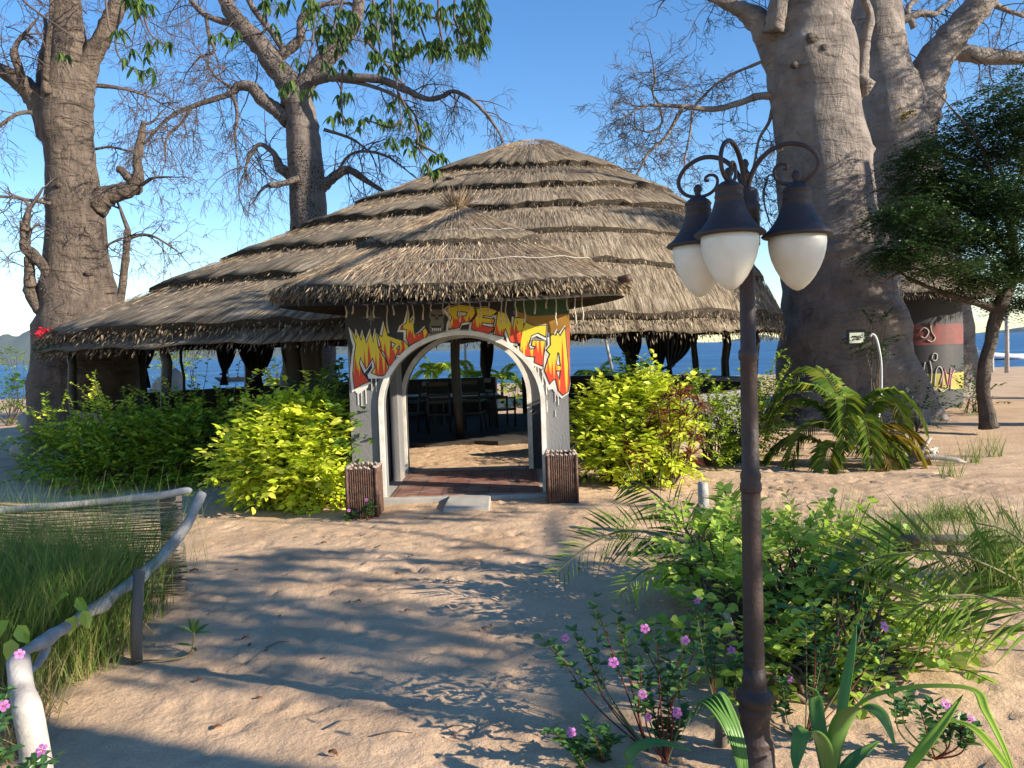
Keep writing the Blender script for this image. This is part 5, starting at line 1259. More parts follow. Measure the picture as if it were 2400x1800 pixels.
def rock(x, yb, Z, rx, h, label):
    p = D(x, yb, Z); z0 = gh(p.x, p.y); n1, n2 = 18, 12; V = []
    for j in range(n2 + 1):
        ph = PI * j / n2
        for i in range(n1):
            a = 2 * PI * i / n1; v = Vector((math.sin(ph) * math.cos(a), math.sin(ph) * math.sin(a), math.cos(ph)))
            k = 1 + .28 * mnoise.noise(v * 1.7 + p) + .1 * mnoise.noise(v * 5)
            V.append((p.x + v.x * rx * k, p.y + v.y * rx * .8 * k, z0 + h * .42 + v.z * h * .6 * k))
    mb = MB(); mb.add(V, [(j * n1 + i, j * n1 + (i + 1) % n1, (j + 1) * n1 + (i + 1) % n1, (j + 1) * n1 + i) for j in range(n2) for i in range(n1)])
    mk('boulder', mb, M['rock'], loc=(p.x, p.y, z0), label=label, cat='rock', group='boulders behind the pavilion')
rock(372, 860, 22.5, .52, 1.35, 'large pale boulder behind the low wall beside the thin pole')
rock(340, 870, 23.5, .45, .9, 'smaller pinkish boulder just left of the large pale one')
rock(392, 870, 23.0, .3, .8, 'small boulder at the right foot of the large pale one')
rock(62, 895, 19.5, .25, .5, 'rough stone at the left foot of the left baobab')
rock(50, 985, 13.3, .2, .38, 'dark stone beside the left hedge at the edge of the sand')
# ------------------------------------------------------------------ shrubs
RV = random.Random(77)
def shrub(name, base, blobs, leafL, leafW, mats, label, cat='shrub', nst=14, seed=1, per=12, density=.72, kind=0, up=.25, group=None, twL=.34, extra=()):
    """stems from the base, leafy sprigs over each blob; blobs: (centre, (rx,ry,rz), sprigs, mat index)"""
    rr = random.Random(seed); t = thing(name, label, cat, base, group)
    st = MB()
    parts = [MB() for _ in mats]
    for c, R0, ns, mi in blobs:
        c = Vector(c)
        for k in range(max(2, int(nst * ns / 160))):
            o = Vector((rr.gauss(0, .4) * R0[0], rr.gauss(0, .4) * R0[1], rr.uniform(-.2, .6) * R0[2]))
            b = Vector((base[0] + rr.gauss(0, .08) + (c.x - base[0]) * .35, base[1] + rr.gauss(0, .08) + (c.y - base[1]) * .35, base[2] - .05))
            e = c + o; m_ = (b + e) / 2 + Vector((rr.gauss(0, .06), rr.gauss(0, .06), .05))
            st.tube([b, m_, e], [.014, .010, .005], 5, cap=False)
        P = []; Q = []
        for k in range(int(ns * density)):
            o = Vector((rr.gauss(0, 1), rr.gauss(0, 1), rr.gauss(0, 1))).normalized()
            rad = rr.random() ** .35
            lump = 1 + .5 * mnoise.noise(o * 2.6 + c * 1.7)
            if mnoise.noise((c + Vector((o.x * R0[0], o.y * R0[1], o.z * R0[2])) * rad) * 4.2) < -.20: continue
            p = c + Vector((o.x * R0[0], o.y * R0[1], o.z * R0[2])) * rad * lump
            if p.z < base[2] + .04: continue
            d = (o * .75 + Vector((rr.gauss(0, .35), rr.gauss(0, .35), up + rr.gauss(0, .3)))).normalized()
            s_ = d.cross(Vector((0, 0, 1)))
            if s_.length < .1: s_ = Vector((1, 0, 0))
            s_.normalize(); L_ = twL * rr.uniform(.6, 1.2)
            if rr.random() < .35: st.tube([p, p + d * L_ * .5, p + d * L_ + Vector((0, 0, -.03))], [.004, .003, .002], 3, cap=False)
            for j in range(per):
                u = j / per; q_ = p + d * L_ * u + Vector((0, 0, -.12 * L_ * u * u)); sg = 1 if j % 2 else -1
                P.append(q_[:]); Q.append((d * .55 + s_ * sg * .8 + Vector((0, 0, rr.uniform(-.45, .15))))[:])
        parts[mi].leaves(P, Q, leafL * NR.uniform(.65, 1.2, len(P)), leafW * NR.uniform(.8, 1.15, len(P)), kind=kind)
    for P_, r in extra:
        st.tube([Vector(v) for v in catmull([tuple(p) for p in P_], 4)], r, 4, cap=False)
    mk('stems', st, M['stem'], t, kind='stuff')
    for i, m_ in enumerate(mats):
        if parts[i].V: mk('foliage', parts[i], M[m_], t, smooth=False, kind='stuff')
    return t
def spire(t, mat, base, tip, n, leafL, leafW, rr):
    """a long leafy shoot standing out of a shrub"""
    b = Vector(base); e = Vector(tip); P = []; Q = []; pts = []
    side = Vector((rr.gauss(0, .1), rr.gauss(0, .1), .1))
    for i in range(7): pts.append(b.lerp(e, i / 6) + side * math.sin(PI * i / 6))
    mb = MB(); mb.tube(pts, [.006 - .0006 * i for i in range(7)], 4); mk('shoot', mb, M['stem_g'], t)
    for j in range(n):
        u = .1 + .9 * j / n; k = min(5, int(u * 6)); q_ = pts[k].lerp(pts[k + 1], u * 6 - k); a = j * 2.4
        P.append(q_[:]); Q.append(((e - b).normalized() * .5 + Vector((math.cos(a), math.sin(a), -.1)))[:])
    mb = MB(); mb.leaves(P, Q, leafL * NR.uniform(.8, 1.2, n), leafW, kind=0); mk('shoot_leaves', mb, M[mat], t, smooth=False, kind='stuff')
def px(x, y, Z): return tuple(D(x, y, Z))
Z = 10.9
b = D(290, 1040, Z); base = (b.x, b.y, gh(b.x, b.y))
h1 = shrub('garden_hedge', base, [(px(150, 990, 11.2), (.62, .5, .38), 330, 0), (px(250, 972, 11.0), (.75, .55, .44), 560, 0), (px(350, 965, 10.9), (.75, .55, .48), 560, 0), (px(440, 965, 10.7), (.7, .55, .48), 480, 0), (px(300, 1020, 10.5), (1.1, .45, .3), 420, 0), (px(110, 940, 11.6), (.4, .4, .35), 130, 0), (px(210, 905, 11.2), (.5, .4, .25), 90, 1), (px(160, 945, 11), (.45, .3, .15), 40, 1), (px(400, 888, 11.4), (.8, .4, .2), 110, 0)],
            .085, .046, ['leaf_lime', 'leaf_yellow'], 'wide low green hedge in the shade in front of the left drapes', 'hedge', seed=2)
for k in range(16):
    x = 160 + k * 15 + RV.uniform(-8, 8); spire(h1, 'leaf_yellow' if k % 2 else 'leaf_lime', px(x, 910 - k * 1.5, 11.1), px(x - RV.uniform(8, 42), 872 - RV.uniform(0, 75), 11.1), 20, .06, .03, RV)
for x in (415, 432, 470, 500): spire(h1, 'leaf_mid', px(x, 880, 11), px(x + 18, 780 + RV.uniform(-30, 25), 11), 12, .06, .035, RV)
Z = 9.0
b = D(640, 1100, Z); base = (b.x, b.y, gh(b.x, b.y))
h2 = shrub('golden_shrub', base, [(px(618, 952, 8.75), (.48, .42, .35), 420, 0), (px(560, 1000, 8.7), (.42, .4, .33), 300, 0), (px(680, 945, 8.75), (.42, .4, .36), 330, 0), (px(655, 1010, 8.6), (.5, .42, .32), 400, 0), (px(600, 1045, 8.7), (.38, .3, .18), 130, 0), (px(700, 1065, 8.6), (.25, .25, .16), 80, 0), (px(735, 930, 8.7), (.26, .3, .26), 110, 1), (px(710, 870, 9.3), (.22, .25, .3), 70, 1), (px(620, 900, 8.85), (.42, .35, .12), 90, 0), (px(500, 1030, 8.75), (.2, .2, .1), 26, 0), (px(690, 990, 9.3), (.5, .3, .4), 120, 1)],
            .112, .060, ['leaf_yellow', 'leaf_mid'], 'bright golden leaved bush just left of the gate', 'shrub', seed=3, kind=1, per=8, twL=.38)
for (x0, y0, x1, y1) in ((600, 880, 560, 800), (650, 860, 655, 805), (560, 900, 490, 840), (540, 930, 480, 905), (530, 900, 600, 790), (740, 930, 815, 935), (720, 960, 800, 900), (510, 1000, 470, 1060), (480, 1040, 455, 1062), (520, 1030, 480, 1030)):
    spire(h2, 'leaf_yellow', px(x0, y0, 8.6), px(x1, y1, 8.7), 18, .075, .04, RV)
for (x0, y0, x1, y1) in ((705, 880, 715, 790), (720, 870, 740, 775), (690, 860, 700, 800)): spire(h2, 'leaf_mid', px(x0, y0, 8.75), px(x1, y1, 8.75), 16, .09, .06, RV)
Z = 9.4
b = D(1365, 1080, Z); base = (b.x, b.y, gh(b.x, b.y))
h3 = shrub('golden_shrub', base, [(px(1320, 905, 9.4), (.38, .38, .30), 360, 0), (px(1290, 950, 9.3), (.26, .35, .32), 220, 0), (px(1390, 900, 9.4), (.42, .4, .33), 420, 0), (px(1430, 950, 9.3), (.36, .38, .33), 300, 0), (px(1350, 985, 9.2), (.4, .35, .3), 300, 0), (px(1400, 1035, 9.2), (.32, .3, .2), 150, 0), (px(1340, 1035, 9.1), (.25, .3, .14), 70, 0), (px(1395, 850, 9.5), (.32, .3, .2), 120, 0), (px(1330, 860, 9.5), (.25, .25, .15), 50, 0), (px(1370, 830, 9.6), (.18, .2, .14), 34, 1), (px(1300, 990, 9.5), (.25, .3, .25), 60, 1)],
            .100, .054, ['leaf_yellow', 'leaf_mid'], 'bright golden leaved bush just right of the gate', 'shrub', seed=4, kind=1, per=8, twL=.36)
for (x0, y0, x1, y1) in ((1300, 880, 1262, 850), (1340, 860, 1320, 830), (1400, 840, 1405, 795), (1430, 850, 1440, 810), (1455, 890, 1495, 840), (1290, 1000, 1240, 1000), (1260, 930, 1242, 915)):
    spire(h3, 'leaf_yellow', px(x0, y0, 9.2), px(x1, y1, 9.1), 16, .065, .034, RV)
b = D(1560, 1010, 10.8); base = (b.x, b.y, gh(b.x, b.y))
h4 = shrub('lime_shrub', base, [(px(1560, 915, 10.8), (.42, .4, .32), 260, 0), (px(1640, 895, 10.9), (.36, .35, .30), 220, 0), (px(1610, 940, 10.8), (.45, .35, .35), 220, 0), (px(1505, 870, 10.8), (.3, .3, .3), 110, 0), (px(1530, 960, 10.4), (.3, .3, .25), 90, 0), (px(1670, 850, 11), (.2, .2, .2), 50, 0)],
            .062, .036, ['leaf_lime'], 'loose lime green bush behind the lamp post shaft', 'shrub', seed=5)
for (x0, y0, x1, y1) in ((1672, 840, 1696, 755), (1665, 840, 1688, 770), (1560, 850, 1540, 800), (1600, 850, 1590, 800), (1500, 850, 1490, 820)): spire(h4, 'leaf_lime', px(x0, y0, 10.7), px(x1, y1, 10.7), 22, .07, .045, RV)
# cordyline
b = D(1455, 1060, 9.0); base = Vector((b.x, b.y, gh(b.x, b.y)))
t = thing('cordyline_plant', 'dark red strappy cordyline in front of the golden bush right of the gate', 'plant', base)
stm = MB(); P = []; Q = []
for (x, y) in ((1395, 850), (1430, 890), (1350, 925), (1390, 960), (1450, 930), (1330, 985), (1420, 845), (1310, 960), (1370, 880), (1460, 870), (1400, 920), (1350, 985), (1440, 975), (1410, 995)):
    x += 50; c = D(x, y, 8.9 + RV.uniform(-.1, .2)); stm.tube([base, (base + c) / 2 + Vector((RV.gauss(0, .05), 0, -.05)), c], [.012, .009, .006], 5, cap=False)
    for k in range(34):
        a = RV.uniform(0, 2 * PI); P.append((c + Vector((0, 0, RV.uniform(-.12, .03))))[:]); Q.append((math.cos(a), math.sin(a), RV.uniform(-.5, 1.1)))
mk('stems', stm, M['stem'], t, kind='stuff')
mb = MB(); mb.leaves(P, Q, NR.uniform(.13, .26, len(P)), .022, kind=1, droop=.15, fold=.5); mk('foliage', mb, M['leaf_red'], t, smooth=False, kind='stuff')

# ------------------------------------------------------------------ palms
def frond(lb, sb, base, az_, e0, L, droop, n, leafL, w, rr, sag=.5, vee=.25, kind=0):
    """one pinnate leaf: rachis into sb, leaflets into lb"""
    d = Vector((math.cos(az_) * math.cos(e0), math.sin(az_) * math.cos(e0), math.sin(e0))); pts = [Vector(base)]; q_ = Vector(base); K_ = 12
    for i in range(K_):
        d = (d + Vector((0, 0, -droop / K_ * (1 + i * .12)))).normalized(); q_ = q_ + d * L / K_; pts.append(q_.copy())
    sb.tube(pts, [w * .55 * (1 - .85 * i / K_) for i in range(K_ + 1)], 5, cap=False)
    P = []; Q = []; Ls = []
    for j in range(n):
        u = .14 + .86 * j / (n - 1); k = min(K_ - 1, int(u * K_)); p = pts[k].lerp(pts[k + 1], u * K_ - k); tn = (pts[k + 1] - pts[k]).normalized()
        s_ = tn.cross(Vector((0, 0, 1)));
        if s_.length < .05: s_ = Vector((1, 0, 0))
        s_.normalize(); nn = s_.cross(tn)
        ll = leafL * math.sin(PI * (.18 + .74 * u)) ** .7
        for sg in (-1, 1):
            v = tn * (.45 + .5 * u) + s_ * sg + nn * (vee + rr.gauss(0, .06)) + Vector((0, 0, -sag * .35))
            P.append(p[:]); Q.append(v[:]); Ls.append(ll * rr.uniform(.9, 1.1))
    lb.leaves(P, Q, np.array(Ls), w * 1.6, kind=kind, droop=sag, fold=.4)
def palm(name, base, fr, L, label, mats=('palm_leaf', 'stem_g'), n=26, leafL=.3, w=.02, trunk=0, seed=1, sag=.4, group=None, cat='palm', droop=1.4):
    rr = random.Random(seed); t = thing(name, label, cat, base, group)
    top = Vector(base) + Vector((0, 0, trunk))
    if trunk:
        mb = MB(); mb.tube([Vector(base) + Vector((0, 0, -.1)), Vector(base) + Vector((.03, 0, trunk * .5)), top], [.09, .06, .05], 10, lump=.2); mk('trunk', mb, M['stem'], t)
    for i in range(fr):
        az_ = 2 * PI * i / fr + rr.uniform(-.3, .3); lb = MB(); sb = MB()
        frond(lb, sb, top, az_, rr.uniform(.5, 1.25), L * rr.uniform(.75, 1.1), droop * rr.uniform(.7, 1.3), n, leafL, w, rr, sag)
        s_ = mk('frond_stalk', sb, M[mats[1]], t); mk('leaflets', lb, M[mats[0]], s_, smooth=False)
    return t
def gb_(x, Z): p = D(x, 900, Z); return (p.x, p.y, gh(p.x, p.y))
B0 = gb_(1040, 27.0)
pm = palm('coconut_palm', gb_(944, 25), 8, 1.25, 'young coconut palm left of the inner post seen through the arch', trunk=1.0, n=24, leafL=.38, w=.022, seed=3, droop=1.35, mats=('leaf_lime', 'stem_g'), group='young palms along the beach')
for x, Zz, sc, rz, lab in ((1022, 26, .8, 1.0, 'young coconut palm beside the slim white pole seen through the arch'), (1087, 24.5, .72, 2.2, 'small coconut palm seen through the right side of the arch'), (1292, 23, .75, 3.3, 'small upright palm on the beach just right of the gate'), (600, 27, .7, .4, 'small palm seen between the left drapes beside the gate bush')):
    dup(pm, gb_(x, Zz), rz, sc, lab)
def small_shrub(x, Zz, r, z, mat, label, n=90, L=.09, cat='shrub', yr=1.0):
    b = gb_(x, Zz); shrub('beach_shrub', b, [((b[0], b[1], b[2] + z), (r, r, r * yr), n, 0)], L, L * .5, [mat], label, cat, seed=int(x), per=10, twL=.3)
small_shrub(1113, 23, .45, .45, 'leaf_lime', 'low yellowish clump on the sand seen through the right side of the arch', 60, .16)
small_shrub(384, 29, .85, 1.45, 'leaf_lime', 'round light green shrub by the lake behind the thin pole', 170, .12)
small_shrub(425, 31, .5, 2.4, 'leaf_lime', 'small round treetop above the lake between pole and drape', 60, .12, 'tree')
small_shrub(595, 27, .55, 1.35, 'leaf_mid', 'dark green shrub by the lake beside the thick inner pillar', 90, .1)
small_shrub(42, 27, .55, 1.9, 'leaf_lime', 'light green sapling crown at the left edge above the lake', 60, .1, 'tree', .7)
small_shrub(20, 22, 1.1, .95, 'leaf_mid', 'vine covered low thicket at the far left edge', 170, .12, 'thicket', .35)
small_shrub(1378, 14.2, .28, 1.15, 'leaf_mid', 'potted leafy plant between the drapes right of the gate', 50, .1, 'plant')
small_shrub(283, 26, .35, 1.9, 'leaf_lime', 'slim green shrub glimpsed between trunk and drape on the left', 50, .1)
small_shrub(1985, 13.4, .3, .35, 'leaf_dark', 'dark leafy plant at the foot of the painted hut', 70, .09)
small_shrub(2100, 16.5, .55, .35, 'leaf_mid', 'low green shrub between the painted hut and the leaning tree', 110, .09)
small_shrub(1895, 13.2, .35, 1.75, 'leaf_dark', 'dark creeper on the trunk beside the hooked pipe', 70, .08, 'creeper')
# areca palm in front of the massive baobab: hand placed fronds
b = D(1832, 1010, 10.3); base = Vector((b.x, b.y, gh(b.x, b.y)))
t = thing('areca_palm', 'clumped palm with some orange fronds in front of the massive baobab', 'palm', base)
rr = random.Random(4)
AF = [(2.5, 1.15, 1.25, 2.3, 'palm_leaf'), (2.0, 1.3, 1.35, 2.0, 'palm_leaf'), (1.3, 1.2, 1.2, 2.2, 'palm_leaf'), (.5, 1.15, 1.25, 2.3, 'palm_leaf'), (0, 1.0, 1.15, 2.4, 'leaf_orange'), (-.5, .95, 1.05, 2.6, 'leaf_orange'), (3.4, 1.05, 1.2, 2.6, 'palm_leaf'), (3.0, .8, 1.15, 2.2, 'palm_leaf'),
      (4.0, .9, 1.0, 2.6, 'palm_leaf'), (4.6, 1.2, 1.0, 3.0, 'palm_leaf'), (5.1, .8, .85, 2.8, 'leaf_orange'), (5.6, .9, 1.1, 2.5, 'palm_leaf'), (4.3, 1.35, 1.2, 2.8, 'palm_leaf'), (.2, .7, 1.1, 1.9, 'palm_leaf'), (2.9, 1.3, 1.35, 2.5, 'palm_leaf'), (5.9, 1.3, 1.25, 2.6, 'palm_leaf')]
for az_, e0, L_, dr, mt in AF:
    lb = MB(); sb = MB(); o = Vector((rr.gauss(0, .07), rr.gauss(0, .07), .10 + .35 * max(0, e0 - .9))); frond(lb, sb, base + o, az_, min(1.45, e0 + .22), L_ * 1.42, dr * 1.12, 44, .30, .013, rr, .4, .2)
    s_ = mk('frond_stalk', sb, M['stem_g'], t); mk('leaflets', lb, M[mt], s_, smooth=False)
# bare driftwood and the root piece lying by the palm
p = D(2005, 1080, 10.0)
p = Vector((p.x, p.y, gh(p.x, p.y) + .06)); t = thing('driftwood', 'bleached tangled driftwood root lying on the sand right of the palm', 'driftwood', p)
mb = MB()
for v in (((-.25, .05, 0), (0, 0, .06), (.3, -.1, .02), (.42, -.14, -.02)), ((-.1, .05, .02), (-.05, 0, .18), (.05, .02, .30)), ((.05, 0, .05), (.14, .1, .14), (.2, .12, .08)), ((-.2, -.05, .1), (-.05, .02, .12), (.12, -.02, .16))):
    mb.tube([p + Vector(q_) for q_ in v], [.03 + .02 * (1 - i / len(v)) - .03 * (i / len(v)) for i in range(len(v))], 7, lump=.5)
mk('root', mb, M['wood_grey'], t)
p = D(1508, 965, 10.2)

# ------------------------------------------------------------------ left fence, grasses
def zpt(x, y, Z): return Vector(D(x, y, Z))
fe = thing('stick_fence', 'low fence of a grey log post, pole rail and reed mat on the left', 'fence', GP(378, 1290))
c = D(378, 1290, 5.5); mb = MB(); mb.tube([(c.x, 5.5, -.1), (c.x, 5.5, .3), (c.x + .01, 5.5, .72), (c.x + .012, 5.5, .735)], [.078, .074, .072, .06], 14, lump=.12); mk('post', mb, M['wood_old'], fe)
pts, rd = path3([(-120, 1116, 16), (0, 1104, 16), (120, 1094, 16), (260, 1080, 17), (340, 1072, 18), (400, 1061, 17), (412, 1064, 12)], 5.38, 4); mb = MB(); mb.tube(pts, rd, 9, lump=.3); mk('rail', mb, M['wood_grey'], fe)
mb = MB(); xa, xb = D(-120, 1200, 5.45).x, D(408, 1200, 5.45).x
for k in range(44):
    z = .02 + k * .0155; e = xb - (.0 if k % 3 else .03) - R.random() * .015
    pts = [Vector((xa + (e - xa) * i / 8, 5.40 + (.012 if (i + k) % 2 else -.012) + .01 * math.sin(i + k), z + .006 * math.sin(i * 1.3 + k * .7) + (.02 if i < 3 else 0))) for i in range(9)]
    mb.tube(pts, .0062 * R.uniform(.75, 1.2), 4)
mk('reed_mat', mb, M['reed'], fe, kind='stuff')
f2 = thing('driftwood_rail', 'bleached crooked driftwood pole propped on two posts in front of the grass', 'fence', GP(298, 1430))
pts, rd = path3([(436, 1066, 20, 1.05), (412, 1118, 22, .92), (385, 1160, 24, .80), (352, 1200, 26, .62), (322, 1228, 24, .42), (304, 1246, 30, .26), (280, 1262, 24, .16), (245, 1285, 24, 0), (222, 1306, 32, -.10), (190, 1322, 24, -.2), (150, 1352, 26, -.42), (118, 1368, 26, -.6), (96, 1386, 34, -.72), (66, 1400, 24, -.9), (38, 1420, 26, -1.05), (22, 1436, 16, -1.1)], 4.3, 4)
mb = MB(); mb.tube(pts, rd, 12, lump=.22); mk('rail', mb, M['wood_grey'], f2)
pts, rd = path3([(98, 1385, 24, -.72), (96, 1410, 20, -.75), (82, 1434, 17, -.85), (62, 1452, 15, -.95)], 4.3, 4); mb = MB(); mb.tube(pts, rd, 9, lump=.2); mk('side_branch', mb, M['wood_grey'], f2)
c = GP(295, 1428); mb = MB(); mb.tube([(c.x, c.y, -.1), (c.x + .01, c.y, .2), (c.x + .04, c.y + .01, .52)], [.034, .032, .030], 12, lump=.15); mk('post', mb, M['wood_old'], f2)
b0 = D(88, 1700, 2.95); pts = [Vector((b0.x, 2.95, -.1)), D(66, 1560, 3.0), D(48, 1490, 3.1), D(40, 1425, 3.18)]
mb = MB(); mb.tube([Vector(v) for v in catmull([p_[:] for p_ in pts], 4)], [.058 - .0012 * i for i in range(13)], 14, lump=.15); mk('post', mb, M['wood_grey'], f2)
def grass_patch(name, region, n, hgt, w, mat, label=None, bend=.35, seed=0, tight=None, lean=.22, cat='grass', z=0, seg=3, stuff=True):
    rr = np.random.RandomState(seed)
    if tight is None:
        x0, x1, y0, y1 = region; X = rr.uniform(x0, x1, n); Y = rr.uniform(y0, y1, n)
    else:
        k = rr.randint(0, len(tight), n); c = np.array(tight)[k]; X = c[:, 0] + rr.normal(0, 1, n) * c[:, 2]; Y = c[:, 1] + rr.normal(0, 1, n) * c[:, 2]
    Zg = Hbase(X, Y) - .02
    Dn = np.stack([rr.normal(0, lean, n), rr.normal(0, lean, n), np.ones(n)], 1)
    mb = MB(); mb.blades(np.stack([X, Y, Zg], 1), Dn, hgt * rr.uniform(.55, 1.15, n), w, bend=rr.uniform(.2, 1, n) * bend, seg=4)
    bx, by = float(np.mean(X)), float(np.mean(Y))
    return mk(name, mb, M[mat], loc=(bx, by, gh(bx, by)), label=label, cat=cat, kind='stuff' if stuff else None, smooth=False)
tL = [(RV.uniform(-3.1, -1.72 - .12 * max(0, yy - 4)), yy, RV.uniform(.06, .13)) for yy in [RV.uniform(3.6, 5.25) for _ in range(46)]]
tL = [(min(-2.46, c_[0] - .42), c_[1], c_[2] * .8) for c_ in tL]
grass_patch('tall_grass', None, 8200, .98, .0055, 'grass', 'tall green grass behind the driftwood rail', seed=1, tight=tL, bend=.45, lean=.13)
grass_patch('dry_grass', None, 520, .45, .006, 'grass_dry', 'straw coloured dry grass stems behind the driftwood rail', seed=2, tight=[(-2.4, 4.1, .05), (-2.38, 4.35, .05), (-2.4, 3.7, .06), (-2.33, 3.5, .05), (-2.42, 4.7, .06), (-2.22, 3.3, .04)], bend=.5, lean=.25)
grass_patch('seed_grass', (-4.6, -2.55, 5.5, 6.3), 500, .85, .004, 'grass', 'thin seeding grass standing behind the reed fence', seed=3, bend=.3, lean=.12)
# ------------------------------------------------------------------ right hand beds
def tuft(x, yb, n, h, sp, seed, label, mat='grass', lean=.28, bend=.45):
    g = GP(x, yb)
    return grass_patch('grass_tuft', None, n, h, .0085, mat, label, seed=seed, tight=[(g.x, g.y, sp)], lean=lean, bend=bend, stuff=False, cat='grass tuft')
tuft(1948, 1185, 420, .42, .10, 5, 'bushy grass tuft standing right of the vine bed')
tuft(2165, 1270, 620, .62, .12, 6, 'tall grass tuft at the right edge of the picture')
tuft(1575, 1190, 420, .52, .13, 7, 'grass tuft among the vines left of the lamp post')
tuft(1740, 1175, 260, .30, .16, 8, 'short grass tuft behind the vines right of the lamp post')
tuft(1350, 1170, 60, .38, .05, 12, 'thin sparse grass stems right of the shaded planter')
tuft(2060, 1120, 230, .30, .12, 14, 'sparse grass on the open sand at the far right')
for i, (x, yb) in enumerate(((1600, 1140), (1700, 1150), (1820, 1140), (1870, 1160), (2010, 1160), (2100, 1000), (2150, 985), (2050, 1030))):
    tuft(x, yb, 44, .42, .06, 30 + i, ['stalky weeds close behind the lamp shaft', 'stalky weeds right of the lamp shaft', 'stalky weeds left of the bushy tuft', 'stalky weeds touching the bushy tuft', 'stalky weeds between the two big tufts', 'weeds near the foot of the leaning tree', 'weeds right of the leaning tree foot', 'weeds on the sand left of the leaning tree'][i], lean=.2, bend=.15)
# rail log along the back of the bed and grey stumps
t = thing('bed_edging', 'low dark log edging lying behind the right hand bed', 'log', GP(2100, 1180)); 
pa, pb = GP(1880, 1165, .12), GP(2290, 1178, .12); mb = MB(); mb.tube([pa, (pa + pb) / 2 + Vector((0, 0, .02)), pb], [.035, .04, .035], 9, lump=.25); mk('log', mb, M['wood_old'], t)
for i in range(5):
    q_ = pa.lerp(pb, (i + .3) / 5); mb = MB(); mb.tube([(q_.x, q_.y + .05, -.1), (q_.x, q_.y + .05, .16)], .03, 8, lump=.2); mk('peg', mb, M['wood_old'], t)
def stump(x, yb, ytop, w, mat, label, lean=0):
    g = GP(x, yb); Z_ = g.y; tp = D(x + lean, ytop, Z_); mb = MB(); r = w * PXM(Z_) / 2
    mb.tube([(g.x, g.y, -.1), ((g.x + tp.x) / 2, g.y, tp.z * .5), (tp.x, g.y, tp.z - .01), (tp.x, g.y, tp.z)], [r * 1.05, r, r * .95, r * .8], 12, lump=.15)
    mk('wooden_stake', mb, M[mat], loc=(g.x, g.y, 0), label=label, cat='stake', group='stakes around the right hand bed')
stump(1524, 1165, 1042, 24, 'wood_grey', 'pale stake with a forked top left behind the lamp post', -6)
stump(1556, 1610, 1490, 26, 'wood_old', 'short weathered stake low beside the lamp post base', 4)
stump(1510, 1180, 1090, 14, 'wood_old', 'thin darker stake next to the pale forked one', 2)
pts, rd = path3([(1563, 1320, 22), (1572, 1345, 23), (1582, 1375, 23), (1592, 1400, 24)], 4.0, 3); mb = MB(); mb.tube(pts, rd, 14); mk('grey_tube', mb, M['plastic_white'], loc=pts[-1], label='short length of grey tube slanting among the vines left of the lamp shaft', cat='tube')
# vine shrub
def P3(x, y, Z): return D(x, y, Z)
g = GP(1760, 1490); base = (g.x, g.y, 0)
vi = shrub('vine_shrub', base, [(px(1700, 1200, 4.8), (.42, .4, .16), 120, 0), (px(1800, 1190, 4.8), (.36, .4, .16), 100, 0), (px(1560, 1270, 4.3), (.24, .3, .20), 90, 0), (px(1520, 1340, 4.2), (.18, .2, .14), 46, 0), (px(1760, 1330, 4.1), (.38, .35, .18), 110, 0), (px(1880, 1310, 4.2), (.34, .35, .16), 90, 0), (px(1960, 1400, 4.0), (.28, .3, .10), 56, 0), (px(1500, 1180, 4.8), (.20, .2, .16), 50, 0), (px(1570, 1160, 5.0), (.26, .2, .12), 56, 0), (px(1850, 1240, 4.4), (.3, .3, .2), 80, 0), (px(1700, 1430, 3.8), (.34, .25, .14), 70, 0), (px(1630, 1310, 4.4), (.3, .3, .25), 80, 0), (px(1800, 1420, 3.8), (.3, .3, .14), 50, 0), (px(1560, 1440, 3.7), (.16, .2, .10), 26, 0), (px(1990, 1440, 3.8), (.2, .2, .08), 24, 0), (px(1780, 1290, 4.0), (.2, .25, .12), 22, 1)],
           .070, .058, ['leaf_light', 'leaf_peri'], 'tangled light green vine shrub around the lamp shaft', 'shrub', nst=36, seed=9, per=9, kind=1, up=.1, twL=.30, density=.62)
# stiff palm fronds
def frond_path(lb, sb, spec, Z, n, leafL, w, rr, tilt=.35):
    pts, rd = path3(spec, Z, 5); sb.tube(pts, rd, 5, cap=False); P = []; Q = []; Ls = []; m_ = len(pts) - 1
    for j in range(n):
        u = .16 + .84 * j / (n - 1); k = min(m_ - 1, int(u * m_)); p = pts[k].lerp(pts[k + 1], u * m_ - k); tn = (pts[k + 1] - pts[k]).normalized()
        s_ = tn.cross(Vector((0, 1, 0))).normalized(); ll = leafL * math.sin(PI * (.22 + .7 * u)) ** .7
        for sg in (-1, 1):
            v = tn * .65 + s_ * sg * .8 + Vector((0, rr.gauss(0, tilt), 0)); P.append(p[:]); Q.append(v[:]); Ls.append(ll * rr.uniform(.8, 1.15))
    lb.leaves(P, Q, np.array(Ls), w, kind=0, droop=.12, fold=.4)
b = GP(1530, 1290); t = thing('young_palm', 'young palm whose thin leaflets fan out left of the vine shrub', 'palm', b)
rr = random.Random(15)
